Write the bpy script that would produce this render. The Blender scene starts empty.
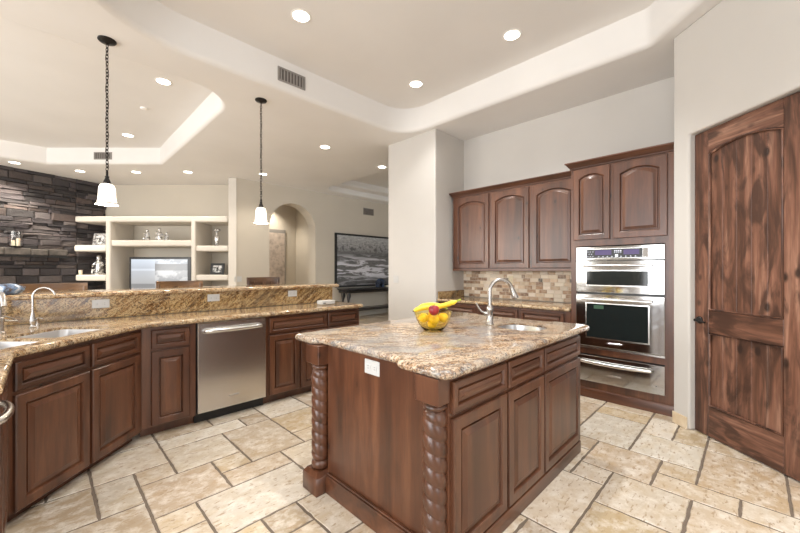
import bpy, bmesh, math, random
from mathutils import Vector, Matrix
from mathutils.geometry import tessellate_polygon

C = bpy.context.scene.collection
scene = bpy.context.scene
PI = math.pi
R = math.radians
SQ = math.sqrt(2)

# ------------------------------------------------------------------ camera
cam_data = bpy.data.cameras.new('camera')
cam = bpy.data.objects.new('camera', cam_data)
C.objects.link(cam)
cam.location = (0, 0, 1.33)
cam.rotation_euler = (R(90), 0, R(-45))
cam_data.lens = 16.0
cam_data.sensor_width = 36.0
cam_data.shift_y = 3.5 / 800
cam_data.clip_start = 0.05
scene.camera = cam

# ------------------------------------------------------------------ world + big lights
world = bpy.data.worlds.new('daylight')
scene.world = world
world.use_nodes = True
bg = world.node_tree.nodes['Background']
bg.inputs[0].default_value = (0.86, 0.93, 1.0, 1)
bg.inputs[1].default_value = 1.8


def area(name, loc, rot, sx, sy, power, col):
    l = bpy.data.lights.new(name, 'AREA')
    l.shape = 'RECTANGLE'
    l.size = sx
    l.size_y = sy
    l.energy = power
    l.color = col
    o = bpy.data.objects.new(name, l)
    o.location = loc
    o.rotation_euler = rot
    C.objects.link(o)
    return o


DAY = (0.97, 0.98, 1.0)
WARM = (1.0, 0.90, 0.76)
SOFT = (1.0, 0.985, 0.955)
area('window_daylight', (-4.35, 0.4, 1.6), (0, R(-90), 0), 2.6, 3.8, 140, DAY)
area('window_daylight', (-4.35, 6.15, 1.95), (0, R(-90), 0), 1.9, 4.7, 150, (1.0, 0.955, 0.89))
area('window_daylight', (0.6, -4.35, 1.6), (R(90), 0, 0), 4.6, 2.6, 40, DAY)

scene.view_settings.view_transform = 'Standard'
scene.view_settings.look = 'None'
scene.view_settings.gamma = 1.0
scene.view_settings.use_curve_mapping = False
scene.cycles.diffuse_bounces = 7
scene.view_settings.exposure = 0.60

# ------------------------------------------------------------------ materials


def lin(r, g, b):
    f = lambda c: (c / 255 / 12.92) if c / 255 <= 0.04045 else ((c / 255 + 0.055) / 1.055) ** 2.4
    return (f(r), f(g), f(b), 1.0)


def mat(name, col, rough=0.5, metal=0.0, **kw):
    m = bpy.data.materials.new(name)
    m.use_nodes = True
    p = m.node_tree.nodes['Principled BSDF']
    p.inputs['Base Color'].default_value = col
    p.inputs['Roughness'].default_value = rough
    p.inputs['Metallic'].default_value = metal
    for k, v in kw.items():
        p.inputs[k.replace('_', ' ')].default_value = v
    return m


class NT:
    """small node-tree helper"""

    def __init__(self, m):
        self.t = m.node_tree
        self.n = self.t.nodes
        self.p = self.n['Principled BSDF']
        self.tc = self.n.new('ShaderNodeTexCoord')

    def link(self, a, b):
        self.t.links.new(a, b)

    def mapping(self, scale=(1, 1, 1), rot=(0, 0, 0), src=None, jitter=False):
        mp = self.n.new('ShaderNodeMapping')
        mp.inputs['Scale'].default_value = scale
        mp.inputs['Rotation'].default_value = rot
        self.link(src or self.tc.outputs['Object'], mp.inputs['Vector'])
        if jitter:
            oi = self.n.new('ShaderNodeObjectInfo')
            mu = self.n.new('ShaderNodeMath')
            mu.operation = 'MULTIPLY'
            mu.inputs[1].default_value = 37.0
            self.link(oi.outputs['Random'], mu.inputs[0])
            cx = self.n.new('ShaderNodeCombineXYZ')
            for i in range(3):
                self.link(mu.outputs[0], cx.inputs[i])
            self.link(cx.outputs[0], mp.inputs['Location'])
        return mp.outputs[0]

    def noise(self, vec, scale=5, detail=4, rough=0.5, dist=0.0):
        t = self.n.new('ShaderNodeTexNoise')
        t.inputs['Scale'].default_value = scale
        t.inputs['Detail'].default_value = detail
        t.inputs['Roughness'].default_value = rough
        t.inputs['Distortion'].default_value = dist
        self.link(vec, t.inputs['Vector'])
        return t.outputs['Fac']

    def voronoi(self, vec, scale=5, rnd=1.0, color=False):
        t = self.n.new('ShaderNodeTexVoronoi')
        t.inputs['Scale'].default_value = scale
        t.inputs['Randomness'].default_value = rnd
        self.link(vec, t.inputs['Vector'])
        return t.outputs['Color' if color else 'Distance']

    def ramp(self, fac, stops, interp='LINEAR'):
        r = self.n.new('ShaderNodeValToRGB')
        r.color_ramp.interpolation = interp
        e = r.color_ramp.elements
        e[0].position, e[0].color = stops[0]
        e[1].position, e[1].color = stops[-1]
        for pos, col in stops[1:-1]:
            x = e.new(pos)
            x.color = col
        self.link(fac, r.inputs[0])
        return r.outputs[0]

    def mix(self, fac, a, b, mode='MIX'):
        x = self.n.new('ShaderNodeMix')
        x.data_type = 'RGBA'
        x.blend_type = mode
        if isinstance(fac, (int, float)):
            x.inputs[0].default_value = fac
        else:
            self.link(fac, x.inputs[0])
        for i, v in ((6, a), (7, b)):
            if isinstance(v, tuple):
                x.inputs[i].default_value = v
            else:
                self.link(v, x.inputs[i])
        return x.outputs[2]

    def attr(self, name):
        a = self.n.new('ShaderNodeAttribute')
        a.attribute_name = name
        return a.outputs['Color']

    def color(self, c):
        self.link(c, self.p.inputs['Base Color'])

    def bump(self, h, strength=0.2, dist=0.01):
        b = self.n.new('ShaderNodeBump')
        b.inputs['Strength'].default_value = strength
        b.inputs['Distance'].default_value = dist
        self.link(h, b.inputs['Height'])
        self.link(b.outputs[0], self.p.inputs['Normal'])

    def rough(self, v):
        self.link(v, self.p.inputs['Roughness'])


def G(v):
    return (v, v, v, 1)


def plaster(name, col):
    m = mat(name, col, 0.75)
    t = NT(m)
    v = t.mapping()
    n = t.noise(v, 1.3, 3)
    t.color(t.mix(t.ramp(n, [(0.35, G(0.0)), (0.65, G(1.0))]), tuple(c * 0.96 for c in col[:3]) + (1,), col))
    t.bump(t.noise(v, 60, 3), 0.08, 0.004)
    return m


def wood(name, dark, mid, light, axis='z', rough=0.33, scale=1.0, knots=True):
    m = mat(name, mid, rough)
    t = NT(m)
    t.p.inputs['Coat Weight'].default_value = 0.3
    t.p.inputs['Coat Roughness'].default_value = 0.3
    s = {'z': (9, 9, 0.9), 'x': (0.9, 9, 9)}[axis]
    s = tuple(k * scale for k in s)
    v = t.mapping(s, jitter=True)
    g = t.noise(v, 1.0, 4, 0.5, 0.5)
    c1 = t.ramp(g, [(0.28, dark), (0.5, mid), (0.75, light)])
    v2 = t.mapping(tuple(k * 6 for k in s), jitter=True)
    fine = t.noise(v2, 1.0, 2, 0.6)
    c2 = t.mix(t.ramp(fine, [(0.38, G(0.28)), (0.55, G(0))]), c1, dark)
    if knots:
        sk = {'z': (6.0, 6.0, 3.2), 'x': (3.2, 6.0, 6.0)}[axis]
        v3 = t.mapping(sk, jitter=True)
        d = t.voronoi(v3, 1.0)
        k = t.ramp(d, [(0.045, G(0.9)), (0.09, G(0))])
        halo = t.ramp(d, [(0.06, G(0.4)), (0.24, G(0))])
        c2 = t.mix(halo, c2, dark)
        c2 = t.mix(k, c2, tuple(x * 0.4 for x in dark[:3]) + (1,))
    t.color(c2)
    return m


M = {}
M['paint'] = plaster('wall_paint', (0.565, 0.54, 0.505, 1))
M['paint_warm_lit'] = plaster('wall_paint_warm_lit', (0.57, 0.52, 0.44, 1))  # same wall paint with warm lamplight put into its colour
M['ceiling'] = plaster('ceiling_paint', (0.75, 0.735, 0.715, 1))
M['shelf'] = plaster('shelf_plaster', (0.62, 0.58, 0.52, 1))
W_D, W_M, W_L = lin(56, 32, 20), lin(88, 52, 33), lin(114, 73, 49)
M['wood'] = wood('stained_alder', W_D, W_M, W_L, 'z')
M['wood_h'] = wood('stained_alder_horizontal', W_D, W_M, W_L, 'x')
M['wood_dark'] = mat('shadow_gap_wood', lin(38, 18, 12), 0.5)
def rustic(name, axis):
    m = mat(name, lin(120, 78, 54), 0.40)
    t = NT(m)
    sc = {'z': (11, 11, 0.9), 'x': (0.9, 11, 11)}[axis]
    v = t.mapping(sc, jitter=True)
    g = t.noise(v, 1.0, 5, 0.6, 0.7)
    c = t.ramp(g, [(0.30, lin(56, 35, 27)), (0.44, lin(100, 66, 50)), (0.57, lin(128, 88, 70)), (0.72, lin(172, 132, 110))])
    blot = t.noise(t.mapping({'z': (9, 9, 2.0), 'x': (2.0, 9, 9)}[axis], jitter=True), 1.0, 4, 0.6, 1.3)
    c = t.mix(t.ramp(blot, [(0.46, G(0)), (0.60, G(0.85))]), c, lin(60, 38, 29))
    fine = t.noise(t.mapping(tuple(k * 6 for k in sc), jitter=True), 1.0, 2, 0.6)
    c = t.mix(t.ramp(fine, [(0.40, G(0.35)), (0.60, G(0))]), c, lin(60, 38, 28))
    d = t.voronoi(t.mapping({'z': (8, 8, 4.5), 'x': (4.5, 8, 8)}[axis], jitter=True), 1.0)
    c = t.mix(t.ramp(d, [(0.10, G(0.9)), (0.2, G(0))]), c, lin(38, 22, 16))
    t.color(c)
    t.bump(fine, 0.06, 0.002)
    return m


M['door_wood'] = rustic('rustic_knotty_alder', 'z')
M['door_wood_h'] = rustic('rustic_knotty_alder_rail', 'x')
M['stool_wood'] = wood('honey_wood', lin(66, 45, 28), lin(104, 74, 47), lin(150, 114, 78), 'x', 0.35)
M['stool_dark'] = wood('brown_stool_wood', lin(44, 30, 22), lin(74, 52, 38), lin(104, 78, 58), 'x', 0.4)
M['console'] = wood('black_painted_wood', lin(22, 20, 20), lin(38, 36, 36), lin(66, 62, 60), 'x', 0.4, knots=False)


def granite(name, rot, gold, cream, brown, grey, dark, scale=(3.0, 10.0, 8.0), greymix=0.5):
    m = mat(name, gold, 0.08)
    t = NT(m)
    rv = t.mapping((1, 1, 1), rot)
    v = t.mapping(scale, src=rv)
    flow = t.noise(v, 1.0, 8, 0.72, 1.6)
    c = t.ramp(flow, [(0.33, brown), (0.42, gold), (0.475, cream), (0.52, gold), (0.57, brown), (0.62, grey), (0.70, dark)])
    v0 = t.mapping((1, 1, 1), rot)
    med = t.noise(t.mapping((16, 34, 30), src=rv), 1.0, 5, 0.7, 0.8)
    c = t.mix(t.ramp(med, [(0.50, G(0)), (0.60, G(0.75))]), c, cream)
    c = t.mix(t.ramp(med, [(0.36, G(0.8)), (0.44, G(0))]), c, brown)
    sp = t.noise(v0, 85, 3, 0.75)
    c = t.mix(t.ramp(sp, [(0.53, G(0)), (0.59, G(0.9))]), c, dark)
    sp2 = t.noise(t.mapping((1.1, 1, 1), (0.5, 0, 0)), 70, 3, 0.75)
    c = t.mix(t.ramp(sp2, [(0.57, G(0)), (0.65, G(0.8))]), c, cream)
    big = t.noise(v0, 2.2, 3, 0.6, 0.5)
    c = t.mix(t.ramp(big, [(0.48, G(0)), (0.66, G(greymix))]), c, grey)
    t.color(c)
    return m


M['granite'] = granite('gold_granite', (0, 0, R(25)), lin(166, 128, 84), lin(208, 188, 156), lin(116, 82, 52), lin(150, 138, 122), lin(62, 48, 36))
M['granite_island'] = granite('island_granite', (0, 0, R(38)), lin(158, 122, 86), lin(198, 182, 160), lin(112, 84, 62), lin(142, 140, 138), lin(58, 52, 48), (2.0, 7.0, 7.0), greymix=0.75)  # grey veining, plus extra grey for reflected daylight put into the colour
M['granite_splash'] = granite('gold_granite_splash', (0, R(38), 0), lin(140, 102, 56), lin(190, 164, 120), lin(92, 62, 32), lin(120, 106, 86), lin(48, 34, 22), (1.6, 9.0, 9.0))

M['steel'] = mat('brushed_steel', (0.68, 0.665, 0.65, 1), 0.25, 1.0)
M['steel_h'] = mat('polished_steel', (0.48, 0.475, 0.465, 1), 0.085, 1.0)
M['chrome'] = mat('satin_nickel', (0.46, 0.44, 0.42, 1), 0.27, 1.0)
M['handle'] = mat('polished_handle_steel', (0.74, 0.73, 0.71, 1), 0.22, 1.0)
M['sink'] = mat('sink_steel', (0.52, 0.52, 0.53, 1), 0.3, 1.0)
M['black'] = mat('black_plastic', (0.012, 0.012, 0.013, 1), 0.35)
M['oven_glass'] = mat('dark_oven_glass', (0.012, 0.016, 0.016, 1), 0.06)
M['iron'] = mat('black_iron', (0.02, 0.018, 0.017, 1), 0.4, 0.6)
M['bronze'] = mat('aged_bronze', (0.11, 0.09, 0.075, 1), 0.38, 0.9)
M['white'] = mat('white_plastic', (0.54, 0.54, 0.53, 1), 0.35)
M['almond'] = mat('almond_plastic', (0.72, 0.62, 0.42, 1), 0.4)
M['slot'] = mat('outlet_slot', (0.10, 0.10, 0.10, 1), 0.5)
M['silver'] = mat('silver_ceramic', (0.80, 0.80, 0.82, 1), 0.18, 0.75)
_t = NT(M['silver'])
_t.color(_t.ramp(_t.noise(_t.mapping(), 22, 2), [(0.40, G(0.30)), (0.50, G(0.88))]))
M['grey_metal'] = mat('vent_metal', (0.28, 0.26, 0.24, 1), 0.5)
M['vent_dark'] = mat('vent_shadow', (0.12, 0.105, 0.095, 1), 0.8)
M['trim_white'] = mat('white_can_trim', (0.85, 0.84, 0.82, 1), 0.4)
M['clear'] = mat('clear_glass', (1, 1, 1, 1), 0.03, 0.0, Transmission_Weight=1.0, IOR=1.45)
M['wax'] = mat('candle_wax', (0.80, 0.72, 0.58, 1), 0.5, 0.0, Subsurface_Weight=0.2)


def emit(name, col, strength):
    m = mat(name, col, 0.4)
    p = m.node_tree.nodes['Principled BSDF']
    p.inputs['Emission Color'].default_value = col
    p.inputs['Emission Strength'].default_value = strength
    return m


M['lamp'] = emit('lit_lamp_lens', (1.0, 0.93, 0.82, 1), 7.0)
M['shade'] = emit('lit_frosted_shade', (1.0, 0.92, 0.82, 1), 0.85)
M['display'] = emit('oven_display', (0.05, 0.03, 0.12, 1), 0.12)
M['glow_text'] = emit('oven_display_marks', (0.75, 0.78, 0.9, 1), 0.6)

# floor: per-tile tint + travertine stains and pits
M['tile'] = mat('travertine_tile', lin(205, 188, 162), 0.34)
_t = NT(M['tile'])
_v = _t.mapping((1, 1, 1), (0, 0, R(25)))
_v2 = _t.mapping((2.2, 5.0, 1), (0, 0, R(30)))
_a = _t.attr('tint')
_n = _t.noise(_v2, 1.9, 6, 0.65, 1.0)
_c = _t.mix(_t.ramp(_n, [(0.45, G(0)), (0.65, G(0.7))]), _a, _t.mix(1.0, _a, lin(242, 230, 208), 'MULTIPLY'))
_n2 = _t.noise(_v, 11, 6, 0.72)
_c = _t.mix(_t.ramp(_n2, [(0.45, G(0.0)), (0.65, G(0.55))]), _c, lin(230, 225, 216))
_p = _t.noise(_t.mapping((18, 46, 1)), 1.0, 4, 0.65)
_c = _t.mix(_t.ramp(_p, [(0.57, G(0)), (0.63, G(0.85))]), _c, lin(156, 133, 106))
_t.color(_c)
_t.rough(_t.ramp(_n2, [(0.3, G(0.28)), (0.7, G(0.46))]))
_t.bump(_p, 0.15, 0.003)
M['grout'] = mat('floor_grout', lin(132, 116, 98), 0.85)
_t = NT(M['grout'])
_t.color(_t.mix(_t.noise(_t.mapping(), 30, 3), lin(96, 85, 74), lin(122, 108, 95)))

M['mosaic'] = mat('tumbled_travertine_mosaic', lin(190, 172, 150), 0.5)
_t = NT(M['mosaic'])
_t.color(_t.mix(_t.ramp(_t.noise(_t.mapping(), 26, 4), [(0.35, G(0)), (0.7, G(0.5))]), _t.attr('tint'), lin(222, 206, 184)))
M['mosaic_grout'] = mat('mosaic_grout', lin(214, 200, 182), 0.85)

M['stone'] = mat('stacked_ledger_stone', lin(88, 82, 78), 0.85)
_t = NT(M['stone'])
_v = _t.mapping()
_n = _t.noise(_v, 9, 6, 0.65)
_c = _t.mix(_t.ramp(_n, [(0.3, G(0)), (0.7, G(0.6))]), _t.attr('tint'), lin(70, 67, 67))
_t.color(_c)
_t.bump(_t.noise(_v, 24, 6, 0.7), 0.9, 0.02)

# painting: misty monochrome river meadow
M['art'] = mat('monochrome_landscape', G(0.2), 0.4)
_t = NT(M['art'])
_sx = _t.n.new('ShaderNodeSeparateXYZ')
_t.link(_t.tc.outputs['Generated'], _sx.inputs[0])
_base = _t.ramp(_sx.outputs['Z'], [(0.0, G(0.12)), (0.45, G(0.17)), (0.64, G(0.13)), (0.70, G(0.26)), (0.80, G(0.36)), (1.0, G(0.46))])
_grass = _t.noise(_t.mapping((3, 1, 14)), 3.0, 5, 0.65, 0.8)
_c = _t.mix(0.75, _base, _t.ramp(_grass, [(0.3, G(0.25)), (0.7, G(1.5))]), 'MULTIPLY')
_w = _t.noise(_t.mapping((0.9, 1, 5.5), (0, R(-16), 0)), 1.3, 4, 0.6, 1.2)
_wm = _t.ramp(_w, [(0.47, G(0)), (0.55, G(1))])
_zm = _t.ramp(_sx.outputs['Z'], [(0.05, G(0.3)), (0.2, G(1)), (0.5, G(0.9)), (0.66, G(0.0))])
_c = _t.mix(_t.mix(1.0, _wm, _zm, 'MULTIPLY'), _c, (0.70, 0.70, 0.76, 1))
_tr = _t.noise(_t.mapping((5, 1, 4)), 2.0, 3)
_tm = _t.mix(1.0, _t.ramp(_tr, [(0.52, G(0)), (0.6, G(0.8))]), _t.ramp(_sx.outputs['Z'], [(0.66, G(0)), (0.72, G(1)), (0.84, G(0.6)), (0.92, G(0))]), 'MULTIPLY')
_c = _t.mix(_tm, _c, G(0.06))
_t.color(_c)

M['niche_art'] = mat('abstract_grey_canvas', G(0.3), 0.6)
_t = NT(M['niche_art'])
_t.color(_t.ramp(_t.noise(_t.mapping((2, 1, 2)), 1.6, 5, 0.7), [(0.3, lin(150, 138, 128)), (0.55, lin(206, 192, 180)), (0.75, lin(132, 120, 110))]))

M['tv'] = mat('television_reflection', G(0.02), 0.12)  # windows mirrored in the glass, put into the screen's glowing colour
_t = NT(M['tv'])
_sx = _t.n.new('ShaderNodeSeparateXYZ')
_t.link(_t.tc.outputs['Generated'], _sx.inputs[0])
_right = _t.ramp(_sx.outputs['Z'], [(0.0, G(0.30)), (0.30, G(0.46)), (0.62, G(0.52)), (0.66, G(0.20)), (0.84, G(0.17)), (0.87, (0.52, 0.56, 0.62, 1)), (1.0, (0.56, 0.60, 0.66, 1))])
_left = _t.ramp(_sx.outputs['Z'], [(0.0, G(0.24)), (0.20, G(0.22)), (0.24, G(0.40)), (0.62, (0.46, 0.48, 0.51, 1)), (0.66, (0.62, 0.66, 0.72, 1)), (0.72, (0.46, 0.49, 0.54, 1)), (1.0, (0.60, 0.66, 0.74, 1))])
_h = _t.noise(_t.mapping((3.4, 1, 5)), 1.2, 4, 0.6)
_right = _t.mix(_t.ramp(_h, [(0.47, G(0)), (0.56, G(0.6))]), _right, (0.16, 0.165, 0.175, 1))
_half = _t.ramp(_sx.outputs['X'], [(0.415, G(0)), (0.42, G(1))], 'CONSTANT')
_t.link(_t.mix(_half, _left, _right), _t.p.inputs['Emission Color'])
_t.p.inputs['Emission Strength'].default_value = 0.85

M['photo'] = mat('small_portrait_print', G(0.5), 0.3)
_t = NT(M['photo'])
_t.color(_t.ramp(_t.noise(_t.mapping(), 16, 2), [(0.42, G(0.08)), (0.52, G(0.62)), (0.62, G(0.75))]))

M['banana'] = mat('banana_skin', lin(232, 196, 40), 0.45)
_t = NT(M['banana'])
_t.color(_t.ramp(_t.noise(_t.mapping(), 14, 3), [(0.35, lin(214, 190, 52)), (0.6, lin(240, 204, 56)), (0.8, lin(190, 150, 40))]))
M['stem_green'] = mat('green_stem', lin(150, 160, 50), 0.5)
M['stem_dark'] = mat('dark_stem', lin(60, 44, 24), 0.7)
M['lemon'] = mat('lemon_skin', lin(238, 200, 40), 0.4)
_t = NT(M['lemon'])
_t.color(_t.ramp(_t.noise(_t.mapping(), 9, 3), [(0.35, lin(226, 178, 24)), (0.65, lin(244, 214, 70))]))
_t.bump(_t.noise(_t.mapping(), 120, 2), 0.2, 0.003)
M['apple'] = mat('red_apple_skin', lin(140, 32, 34), 0.25)
_t = NT(M['apple'])
_t.color(_t.ramp(_t.noise(_t.mapping((1, 1, 0.4)), 16, 4), [(0.35, lin(96, 18, 26)), (0.6, lin(160, 44, 44)), (0.8, lin(190, 96, 70))]))
M['bowl_glass'] = mat('amber_bowl_glass', (1.0, 0.90, 0.45, 1), 0.04, 0.0, Transmission_Weight=1.0, IOR=1.35)
M['ornament'] = mat('swirled_glass', lin(150, 165, 180), 0.08)
_t = NT(M['ornament'])
_t.color(_t.ramp(_t.noise(_t.mapping(), 9, 4, 0.6, 1.5), [(0.36, lin(70, 52, 40)), (0.5, lin(120, 150, 186)), (0.62, lin(225, 228, 232))]))
M['bear'] = mat('dark_blue_bear_glaze', lin(34, 42, 58), 0.3)
_t = NT(M['bear'])
_t.color(_t.ramp(_t.noise(_t.mapping(), 18, 3), [(0.4, lin(20, 24, 34)), (0.6, lin(60, 76, 104))]))
M['seat_fabric'] = mat('tan_seat_fabric', lin(140, 118, 92), 0.85)

# ------------------------------------------------------------------ mesh helpers


class MB:
    def __init__(self):
        self.bm = bmesh.new()
        self.curved = False

    def _mi(self, faces, mi):
        for f in faces:
            f.material_index = mi

    def box(self, x0, x1, y0, y1, z0, z1, bev=0.0, mi=0, mtx=None, seg=1):
        v = [self.bm.verts.new((x, y, z)) for z in (z0, z1) for y in (y0, y1) for x in (x0, x1)]
        q = [(0, 2, 3, 1), (4, 5, 7, 6), (0, 1, 5, 4), (2, 6, 7, 3), (0, 4, 6, 2), (1, 3, 7, 5)]
        fs = [self.bm.faces.new([v[i] for i in f]) for f in q]
        self._mi(fs, mi)
        if mtx is not None:
            for a in v:
                a.co = mtx @ a.co
        if bev > 0:
            es = list({e for f in fs for e in f.edges})
            r = bmesh.ops.bevel(self.bm, geom=es, offset=bev, segments=seg, profile=0.5, affect='EDGES')
            self._mi(r['faces'], mi)
        return self

    def rings(self, rs, cap0=True, cap1=True, mi=0):
        """connect successive closed rings"""
        self.curved = True
        vr = [[self.bm.verts.new(p) for p in r] for r in rs]
        n = len(vr[0])
        fs = []
        for a, b in zip(vr, vr[1:]):
            for i in range(n):
                j = (i + 1) % n
                fs.append(self.bm.faces.new((a[i], a[j], b[j], b[i])))
        if cap0:
            fs.append(self.bm.faces.new(list(reversed(vr[0]))))
        if cap1:
            fs.append(self.bm.faces.new(vr[-1]))
        self._mi(fs, mi)
        return self

    def lathe(self, prof, c=(0, 0, 0), seg=24, mi=0, mtx=None, closed=False):
        self.curved = True
        rs = []
        for r, z in prof:
            ring = []
            for i in range(seg):
                a = 2 * PI * i / seg
                p = Vector((c[0] + max(r, 1e-4) * math.cos(a), c[1] + max(r, 1e-4) * math.sin(a), c[2] + z))
                ring.append(mtx @ p if mtx is not None else p)
            rs.append(ring)
        if closed:
            rs.append(rs[0])
            vr = [[self.bm.verts.new(p) for p in r] for r in rs[:-1]]
            vr.append(vr[0])
            for a, b in zip(vr, vr[1:]):
                for i in range(seg):
                    j = (i + 1) % seg
                    f = self.bm.faces.new((a[i], a[j], b[j], b[i]))
                    f.material_index = mi
            return self
        return self.rings(rs, mi=mi)

    def tube(self, pts, rad, seg=10, mi=0, flat=1.0):
        pts = [Vector(p) for p in pts]
        n = len(pts)
        rs = []
        up = None
        for i, p in enumerate(pts):
            t = (pts[min(i + 1, n - 1)] - pts[max(i - 1, 0)]).normalized()
            if up is None:
                up = Vector((0, 0, 1)) if abs(t.z) < 0.9 else Vector((1, 0, 0))
            a = t.cross(up)
            if a.length < 1e-6:
                a = t.cross(Vector((0, 1, 0)))
            a.normalize()
            up = a.cross(t).normalized()
            r = rad[i] if isinstance(rad, (list, tuple)) else rad
            rs.append([p + a * (r * math.cos(2 * PI * k / seg)) + up * (r * flat * math.sin(2 * PI * k / seg)) for k in range(seg)])
        return self.rings(rs, mi=mi)

    def ball(self, c, rx, ry=None, rz=None, mi=0, seg=14, rows=9, mtx=None):
        self.curved = True
        ry = rx if ry is None else ry
        rz = rx if rz is None else rz
        rs = []
        for k in range(1, rows):
            ph = -PI / 2 + PI * k / rows
            rs.append([Vector((rx * math.cos(ph) * math.cos(2 * PI * i / seg), ry * math.cos(ph) * math.sin(2 * PI * i / seg), rz * math.sin(ph))) for i in range(seg)])
        vr = []
        for r in rs:
            vr.append([self.bm.verts.new((mtx @ p if mtx is not None else p) + Vector(c)) for p in r])
        b = Vector((0, 0, -rz))
        t = Vector((0, 0, rz))
        vb = self.bm.verts.new((mtx @ b if mtx is not None else b) + Vector(c))
        vt = self.bm.verts.new((mtx @ t if mtx is not None else t) + Vector(c))
        fs = []
        for a, d in zip(vr, vr[1:]):
            for i in range(seg):
                j = (i + 1) % seg
                fs.append(self.bm.faces.new((a[i], a[j], d[j], d[i])))
        for i in range(seg):
            j = (i + 1) % seg
            fs.append(self.bm.faces.new((vb, vr[0][j], vr[0][i])))
            fs.append(self.bm.faces.new((vt, vr[-1][i], vr[-1][j])))
        self._mi(fs, mi)
        return self

    def torus(self, c, R0, r, mtx=None, seg=12, sec=6, mi=0, stretch=1.0):
        self.curved = True
        vr = []
        for i in range(seg):
            a = 2 * PI * i / seg
            ring = []
            for k in range(sec):
                b = 2 * PI * k / sec
                p = Vector(((R0 + r * math.cos(b)) * math.cos(a), r * math.sin(b), (R0 + r * math.cos(b)) * math.sin(a) * stretch))
                if mtx is not None:
                    p = mtx @ p
                ring.append(self.bm.verts.new(p + Vector(c)))
            vr.append(ring)
        for i in range(seg):
            a, b = vr[i], vr[(i + 1) % seg]
            for k in range(sec):
                l = (k + 1) % sec
                f = self.bm.faces.new((a[k], a[l], b[l], b[k]))
                f.material_index = mi
        return self

    def fill(self, loops, mapf, mi=0):
        """tessellated face from an outer loop and holes; mapf turns 2D into 3D"""
        polys = [[Vector((p[0], p[1], 0)) for p in l] for l in loops]
        tris = tessellate_polygon(polys)
        vs = [self.bm.verts.new(mapf(p.x, p.y)) for l in polys for p in l]
        for t in tris:
            try:
                f = self.bm.faces.new([vs[i] for i in t])
                f.material_index = mi
            except ValueError:
                pass
        return self

    def prism(self, loop, mapf, d0, d1, mi=0):
        """extruded polygon: mapf(u, v, d)"""
        n = len(loop)
        a = [self.bm.verts.new(mapf(u, v, d0)) for u, v in loop]
        b = [self.bm.verts.new(mapf(u, v, d1)) for u, v in loop]
        fs = []
        for i in range(n):
            j = (i + 1) % n
            fs.append(self.bm.faces.new((a[i], a[j], b[j], b[i])))
        self._mi(fs, mi)
        self.fill([loop], lambda u, v: mapf(u, v, d0), mi)
        self.fill([loop], lambda u, v: mapf(u, v, d1), mi)
        return self

    def build(self, name, mats, parent=None, smooth=True, weld=True, kind=None, recalc=True):
        bm = self.bm
        if weld:
            bmesh.ops.remove_doubles(bm, verts=bm.verts, dist=1e-5)
        if recalc:
            bmesh.ops.recalc_face_normals(bm, faces=bm.faces)
        me = bpy.data.meshes.new(name)
        bm.to_mesh(me)
        bm.free()
        if not isinstance(mats, (list, tuple)):
            mats = [mats]
        for m in mats:
            me.materials.append(m)
        if smooth and self.curved:
            me.polygons.foreach_set('use_smooth', [True] * len(me.polygons))
            me.set_sharp_from_angle(angle=R(46))
        o = bpy.data.objects.new(name, me)
        C.objects.link(o)
        if parent is not None:
            o.parent = parent
        if kind:
            o['kind'] = kind
        return o


def tag(o, label, cat, group=None):
    o['label'] = label
    o['category'] = cat
    if group:
        o['group'] = group
    return o


def thing(name, label, cat, loc=(0, 0, 0), rz=0.0, group=None):
    o = bpy.data.objects.new(name, None)
    o.empty_display_size = 0.1
    o.location = loc
    o.rotation_euler = (0, 0, rz)
    C.objects.link(o)
    return tag(o, label, cat, group)


def round_poly(pts, rad, n=6):
    out = []
    N = len(pts)
    for i, p in enumerate(pts):
        r = rad[i] if isinstance(rad, (list, tuple)) else rad
        p = Vector(p)
        a = Vector(pts[i - 1]) - p
        b = Vector(pts[(i + 1) % N]) - p
        if r <= 0:
            out.append((p.x, p.y))
            continue
        a.normalize()
        b.normalize()
        ang = a.angle(b)
        d = r / math.tan(ang / 2)
        c = p + (a + b).normalized() * (r / math.sin(ang / 2))
        s = p + a * d - c
        e = p + b * d - c
        a0 = math.atan2(s.y, s.x)
        a1 = math.atan2(e.y, e.x)
        da = (a1 - a0 + PI) % (2 * PI) - PI
        for k in range(n + 1):
            t = a0 + da * k / n
            out.append((c.x + r * math.cos(t), c.y + r * math.sin(t)))
    return out


def offset(loop, d):
    """grow a counter-clockwise loop outward by d"""
    N = len(loop)
    out = []
    for i in range(N):
        p = Vector(loop[i])
        a = (p - Vector(loop[i - 1]))
        b = (Vector(loop[(i + 1) % N]) - p)
        if a.length < 1e-9:
            a = b
        if b.length < 1e-9:
            b = a
        a.normalize()
        b.normalize()
        na = Vector((a.y, -a.x))
        nb = Vector((b.y, -b.x))
        m = na + nb
        m = m / max(m.length_squared / 2, 0.25) if m.length > 1e-6 else na
        out.append((p.x + m.x * d, p.y + m.y * d))
    return out


def slab(outer, holes, zt, zb, mb=None, mi=0, n=6):
    """countertop with full bullnose edge; outer is counter-clockwise"""
    mb = mb or MB()
    r = (zt - zb) / 2
    zm = (zt + zb) / 2
    rs = []
    for k in range(n + 1):
        a = PI / 2 - PI * k / n
        lp = offset(outer, -(r - r * math.cos(a)))
        rs.append([(x, y, zm + r * math.sin(a)) for x, y in lp])
    mb.rings(rs, cap0=False, cap1=False, mi=mi)
    top = [(p[0], p[1]) for p in rs[0]]
    mb.fill([top] + holes, lambda x, y: (x, y, zt), mi)
    mb.fill([[(p[0], p[1]) for p in rs[-1]]] + holes, lambda x, y: (x, y, zb), mi)
    for h in holes:
        mb.rings([[(x, y, zt) for x, y in h], [(x, y, zb) for x, y in h]], False, False, mi)
    return mb


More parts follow.
